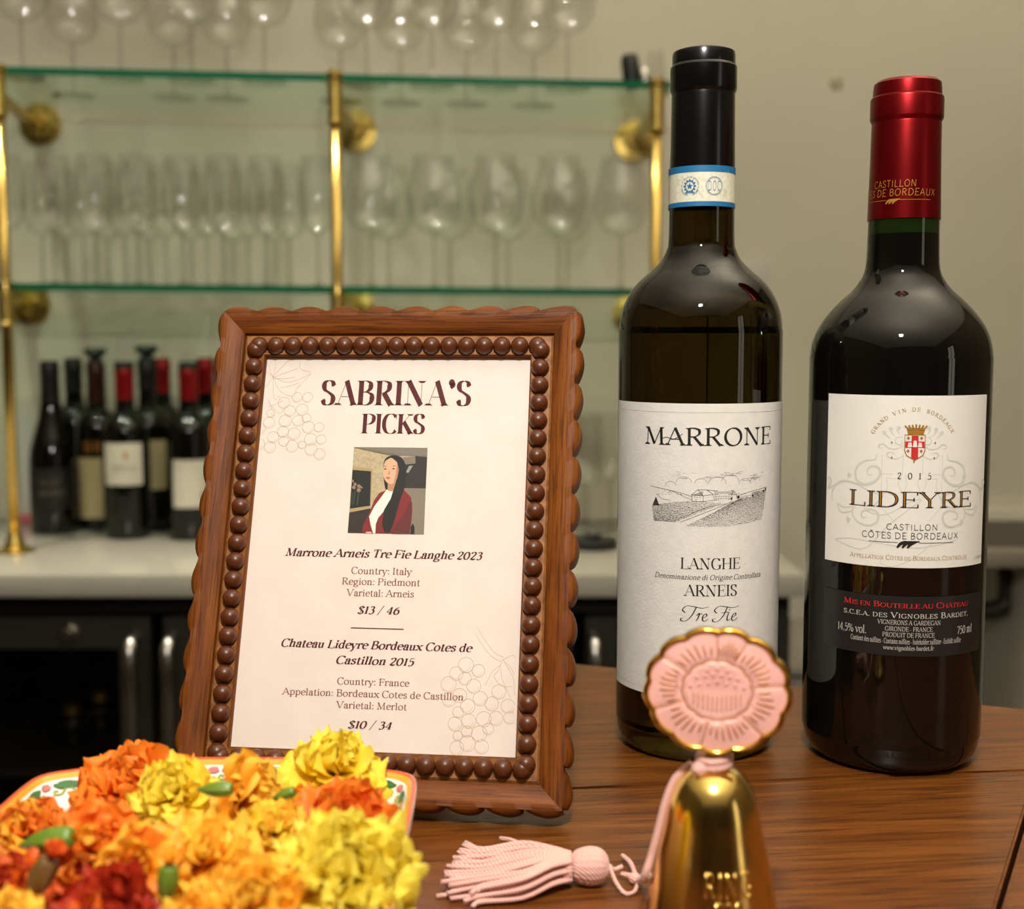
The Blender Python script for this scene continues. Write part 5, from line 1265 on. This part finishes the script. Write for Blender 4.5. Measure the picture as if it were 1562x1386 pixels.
PM = {
 'orange': petal_mat('orange_petal', srgb(230, 88, 10), srgb(252, 138, 30), srgb(254, 150, 42)),
 'deep': petal_mat('deep_orange_petal', srgb(176, 40, 10), srgb(232, 102, 22), srgb(246, 140, 40)),
 'yellow': petal_mat('yellow_petal', srgb(252, 204, 20), srgb(254, 224, 50), srgb(255, 232, 76)),
 'lemon': petal_mat('lemon_petal', srgb(252, 208, 30), srgb(254, 230, 66), srgb(255, 238, 96)),
 'gold': petal_mat('golden_petal', srgb(240, 142, 20), srgb(254, 190, 50), srgb(255, 208, 70)),
 'red': petal_mat('red_petal', srgb(130, 12, 8), srgb(190, 30, 12), srgb(236, 104, 24)),
 'dark': petal_mat('dark_red_petal', srgb(84, 4, 4), srgb(150, 16, 10), srgb(190, 50, 16)),
 'amber': petal_mat('amber_petal', srgb(196, 60, 14), srgb(246, 164, 34), srgb(250, 184, 48)),
}
M['calyx'] = mottle(mat('green_calyx', srgb(128, 152, 46), .4), srgb(70, 112, 34), 60, stretch=(6, 6, 1)); M['calyx_brown'] = mottle(mat('brown_calyx', srgb(120, 100, 44), .5), srgb(104, 56, 28), 60, stretch=(6, 6, 1))
def petal_geo(seed, ruf, wid, curl):
    rnd = random.Random(seed); nu, nv = 8, 9; V, Fc = [], []
    ph = rnd.uniform(0, 6); f1 = rnd.uniform(2.2, 3.4)
    for i in range(nv+1):
        t = i/nv
        w = wid*(.16+.84*math.sin(PI/2*min(1, t/.72))**1.2)*(1 if t < .66 else math.sqrt(max(.12, 1-((t-.66)/.355)**3)))
        for j in range(nu+1):
            s = j/nu*2-1
            y = t-.10*s*s*t**3+.035*t*math.sin(s*f1*2+ph)
            z = curl*t*t+.07*wid*(s*s)*(1-t)-.05*s*s*t*t+ruf*t*t*math.sin(s*f1*1.6+ph+t)+ruf*.22*t**3*math.sin(s*7+ph*2)
            V.append((s*w/2, y, z))
    for i in range(nv):
        for j in range(nu): a = i*(nu+1)+j; Fc.append([a, a+1, a+nu+2, a+nu+1])
    return V, Fc
PG = [petal_geo(1, .10, .92, -.18), petal_geo(2, .14, 1.0, .10), petal_geo(3, .17, .84, .20), petal_geo(4, .10, .80, -.10), petal_geo(5, .15, .98, -.30)]
PMESH = {}
def pmesh(k, c):
    if (k, c) not in PMESH: PMESH[(k, c)] = mesh('petal', PG[k][0], PG[k][1], PM[c], True)
    return PMESH[(k, c)]
def calyx_mesh(m):
    o = lathe('calyx', sprof([(0, -1.05), (.055, -1.04), (.075, -.95), (.14, -.80), (.215, -.55), (.235, -.30), (.21, -.10), (.17, .02), (.12, .05), (0, .04)], 3), m, None, 24, mod=lambda a, z: 1+.06*math.sin(a*6))
    me = o.data; bpy.data.objects.remove(o); return me
CAL = {'green': calyx_mesh(M['calyx']), 'brown': calyx_mesh(M['calyx_brown'])}
def marigold(u, v, d, rpx, axis, cols, label, style='pompon', cal='green', seed=0):
    c = at(u, v, d); R = rpx/1900*d; rnd = random.Random(seed or int(u*7+v))
    t = thing('marigold', label, 'flower', c, group=None)
    ax = Vector(axis).normalized(); Q = Vector((0, 0, 1)).rotation_difference(ax).to_matrix().to_4x4()
    o = mk('calyx', CAL[cal], t); o.matrix_local = Q @ Matrix.Translation((0, 0, -.42*R)) @ Matrix.Scale(R*1.0, 4)
    if style == 'pompon':     rings = ((9, -22, 1.05, 0), (10, -2, 1.05, .02), (10, 18, 1.0, .06), (9, 36, .96, .08), (8, 53, .90, .10), (6, 68, .84, .12), (4, 82, .78, .12))
    elif style == 'big':      rings = ((15, -28, 1.0, 0), (16, -12, 1.02, .01), (16, 3, 1.0, .03), (16, 17, .98, .06), (15, 30, .96, .08), (13, 43, .94, .10), (10, 56, .92, .12), (7, 69, .90, .12), (4, 82, .88, .12))
    elif style == 'open':     rings = ((7, -8, 1.1, 0), (7, 14, 1.05, .02), (7, 34, .88, .05), (7, 52, .68, .06), (6, 68, .54, .08), (4, 82, .46, .08))
    else:                     rings = ((7, 25, 1.05, 0), (7, 45, 1.0, .02), (7, 62, .85, .04), (6, 76, .7, .05), (4, 86, .55, .05))      # 'loose'
    small = .80 if style == 'big' else 1.12
    for ri, (n, el, ln, zo) in enumerate(rings):
        for k in range(n):
            a = 2*PI*(k+.5*(ri % 2))/n+rnd.uniform(-.12, .12); e = math.radians(el+rnd.uniform(-9, 9)); l = ln*rnd.uniform(.88, 1.08)*R
            kk = rnd.choice((0, 1, 4) if ri < 2 else (1, 2, 2, 3))
            col = cols[0] if (len(cols) == 1 or rnd.random() > .28) else rnd.choice(cols[1:])
            p = mk('petal', pmesh(kk, col), t)
            w = l*small*(1.0 if ri < 2 else .86)
            p.matrix_local = Q @ Matrix.Translation((0, 0, (zo-.35)*R)) @ Matrix.Rotation(a, 4, 'Z') @ Matrix.Rotation(e, 4, 'X') @ Matrix.Rotation(rnd.uniform(-.35, .35), 4, 'Y') @ Matrix.Diagonal((w, l*1.08, l, 1))
    return t
marigold(200, 1204, .415, 92, (-.15, -.45, .9), ['orange'], 'bright orange marigold at the back left, in front of the dish rim', 'pompon')
marigold(264, 1206, .392, 66, (-.2, -.5, .85), ['yellow'], 'small yellow marigold between the orange ones at the back', 'pompon')
marigold(378, 1222, .392, 72, (.75, -.35, .15), ['gold', 'amber'], 'golden marigold lying on its side, green calyx pointing left', 'loose')
marigold(512, 1170, .415, 78, (.3, -.35, .9), ['yellow'], 'tall yellow marigold in front of the menu price at the back', 'pompon')
marigold(520, 1262, .385, 92, (.15, -.5, .85), ['deep', 'red', 'orange'], 'orange and red marigold under the tall yellow one', 'pompon')
marigold(528, 1332, .335, 118, (.15, -.62, .78), ['lemon'], 'very large lemon yellow marigold, nearest at the right of the dish', 'big')
marigold(38, 1268, .385, 62, (-.2, -.5, .85), ['deep', 'amber'], 'orange marigold at the far left edge of the dish', 'pompon')
marigold(150, 1286, .352, 74, (.55, -.5, .55), ['deep', 'orange'], 'deep orange marigold tipped over, green calyx pointing left', 'loose')
marigold(312, 1292, .345, 92, (.10, -.25, .95), ['gold', 'amber', 'yellow'], 'large golden marigold standing up in the middle of the dish', 'open')
marigold(205, 1322, .330, 66, (-.1, -.85, .4), ['amber', 'orange'], 'amber marigold with red throat facing the viewer', 'open')
marigold(165, 1392, .318, 84, (-.1, -.6, .8), ['dark', 'red'], 'dark red marigold low in the front of the dish', 'pompon')
marigold(385, 1372, .318, 86, (.1, -.65, .75), ['gold', 'amber'], 'golden marigold with orange middle beside the large lemon one', 'pompon')
marigold(10, 1348, .330, 60, (-.4, -.5, .75), ['red', 'dark'], 'red marigold at the lower left edge of the picture', 'pompon')
marigold(8, 1400, .310, 50, (-.2, -.6, .75), ['gold'], 'yellow gold marigold in the lower left corner of the picture', 'pompon')
marigold(290, 1420, .305, 66, (0, -.6, .8), ['amber', 'gold'], 'amber marigold at the very front of the dish', 'pompon')
marigold(115, 1345, .345, 60, (.2, -.4, .9), ['dark', 'deep'], 'dark orange marigold tucked between the tipped and the red ones', 'pompon')
marigold(420, 1262, .375, 52, (.2, -.5, .85), ['gold', 'yellow'], 'small golden marigold between the sideways one and the lemon one', 'pompon')
# loose buds and calyxes that show between the heads
def bud(u, v, d, lpx, ang, cal, label, up=.1):
    c = at(u, v, d); L_ = lpx/1900*d; a = math.radians(ang)
    ax = Vector((math.cos(a), -.15, math.sin(a)+up*0)).normalized(); Q = Vector((0, 0, 1)).rotation_difference(ax).to_matrix().to_4x4()
    t = thing('marigold_bud', label, 'flower bud', c)
    o = mk('calyx', CAL[cal], t); o.matrix_local = Q @ Matrix.Scale(L_, 4)
    rnd = random.Random(int(u))
    for k in range(5):
        p = mk('petal', pmesh(3, 'amber' if cal == 'green' else 'red'), t)
        p.matrix_local = Q @ Matrix.Rotation(2*PI*k/5, 4, 'Z') @ Matrix.Rotation(math.radians(72), 4, 'X') @ Matrix.Diagonal((L_*.35, L_*.45, L_*.4, 1))
bud(352, 1203, .372, 52, 4, 'green', 'small green bud lying in front of the golden sideways marigold')
bud(448, 1206, .395, 40, 25, 'green', 'dark green bud beneath the tall yellow marigold')
bud(108, 1276, .340, 84, 12, 'green', 'long green bud pointing left at the left of the dish')
bud(258, 1322, .315, 70, 82, 'green', 'thick green bud upright at the front of the dish')
bud(75, 1312, .320, 84, 62, 'brown', 'brownish green bud standing at the lower left of the dish')

# a window and string lights on the side of the room behind the viewer, seen only as reflections
M['daylight'] = bpy.data.materials.new('window_daylight'); M['daylight'].use_nodes = True
nt = M['daylight'].node_tree; e_ = nt.nodes.new('ShaderNodeEmission'); e_.inputs[0].default_value = (1, .93, .80, 1); e_.inputs[1].default_value = 1.6
nt.links.new(e_.outputs[0], nt.nodes['Material Output'].inputs[0])
w1 = tag(empty('window_1', (XR-.02, -1.3, .25), (0, 0, PI/2)), kind='structure')
box('window_pane', (-.28, -.01, -.8), (.28, .0, .8), M['daylight'], w1)
for lo, hi in (((-.34, -.01, -.86), (-.28, .03, .86)), ((.28, -.01, -.86), (.34, .03, .86)), ((-.34, -.01, .8), (.34, .03, .86)), ((-.34, -.01, -.86), (.34, .03, -.8)), ((-.015, 0, -.8), (.015, .02, .8))):
    box('window_frame', lo, hi, M['wall_far'], w1)
bpy.context.view_layer.update()
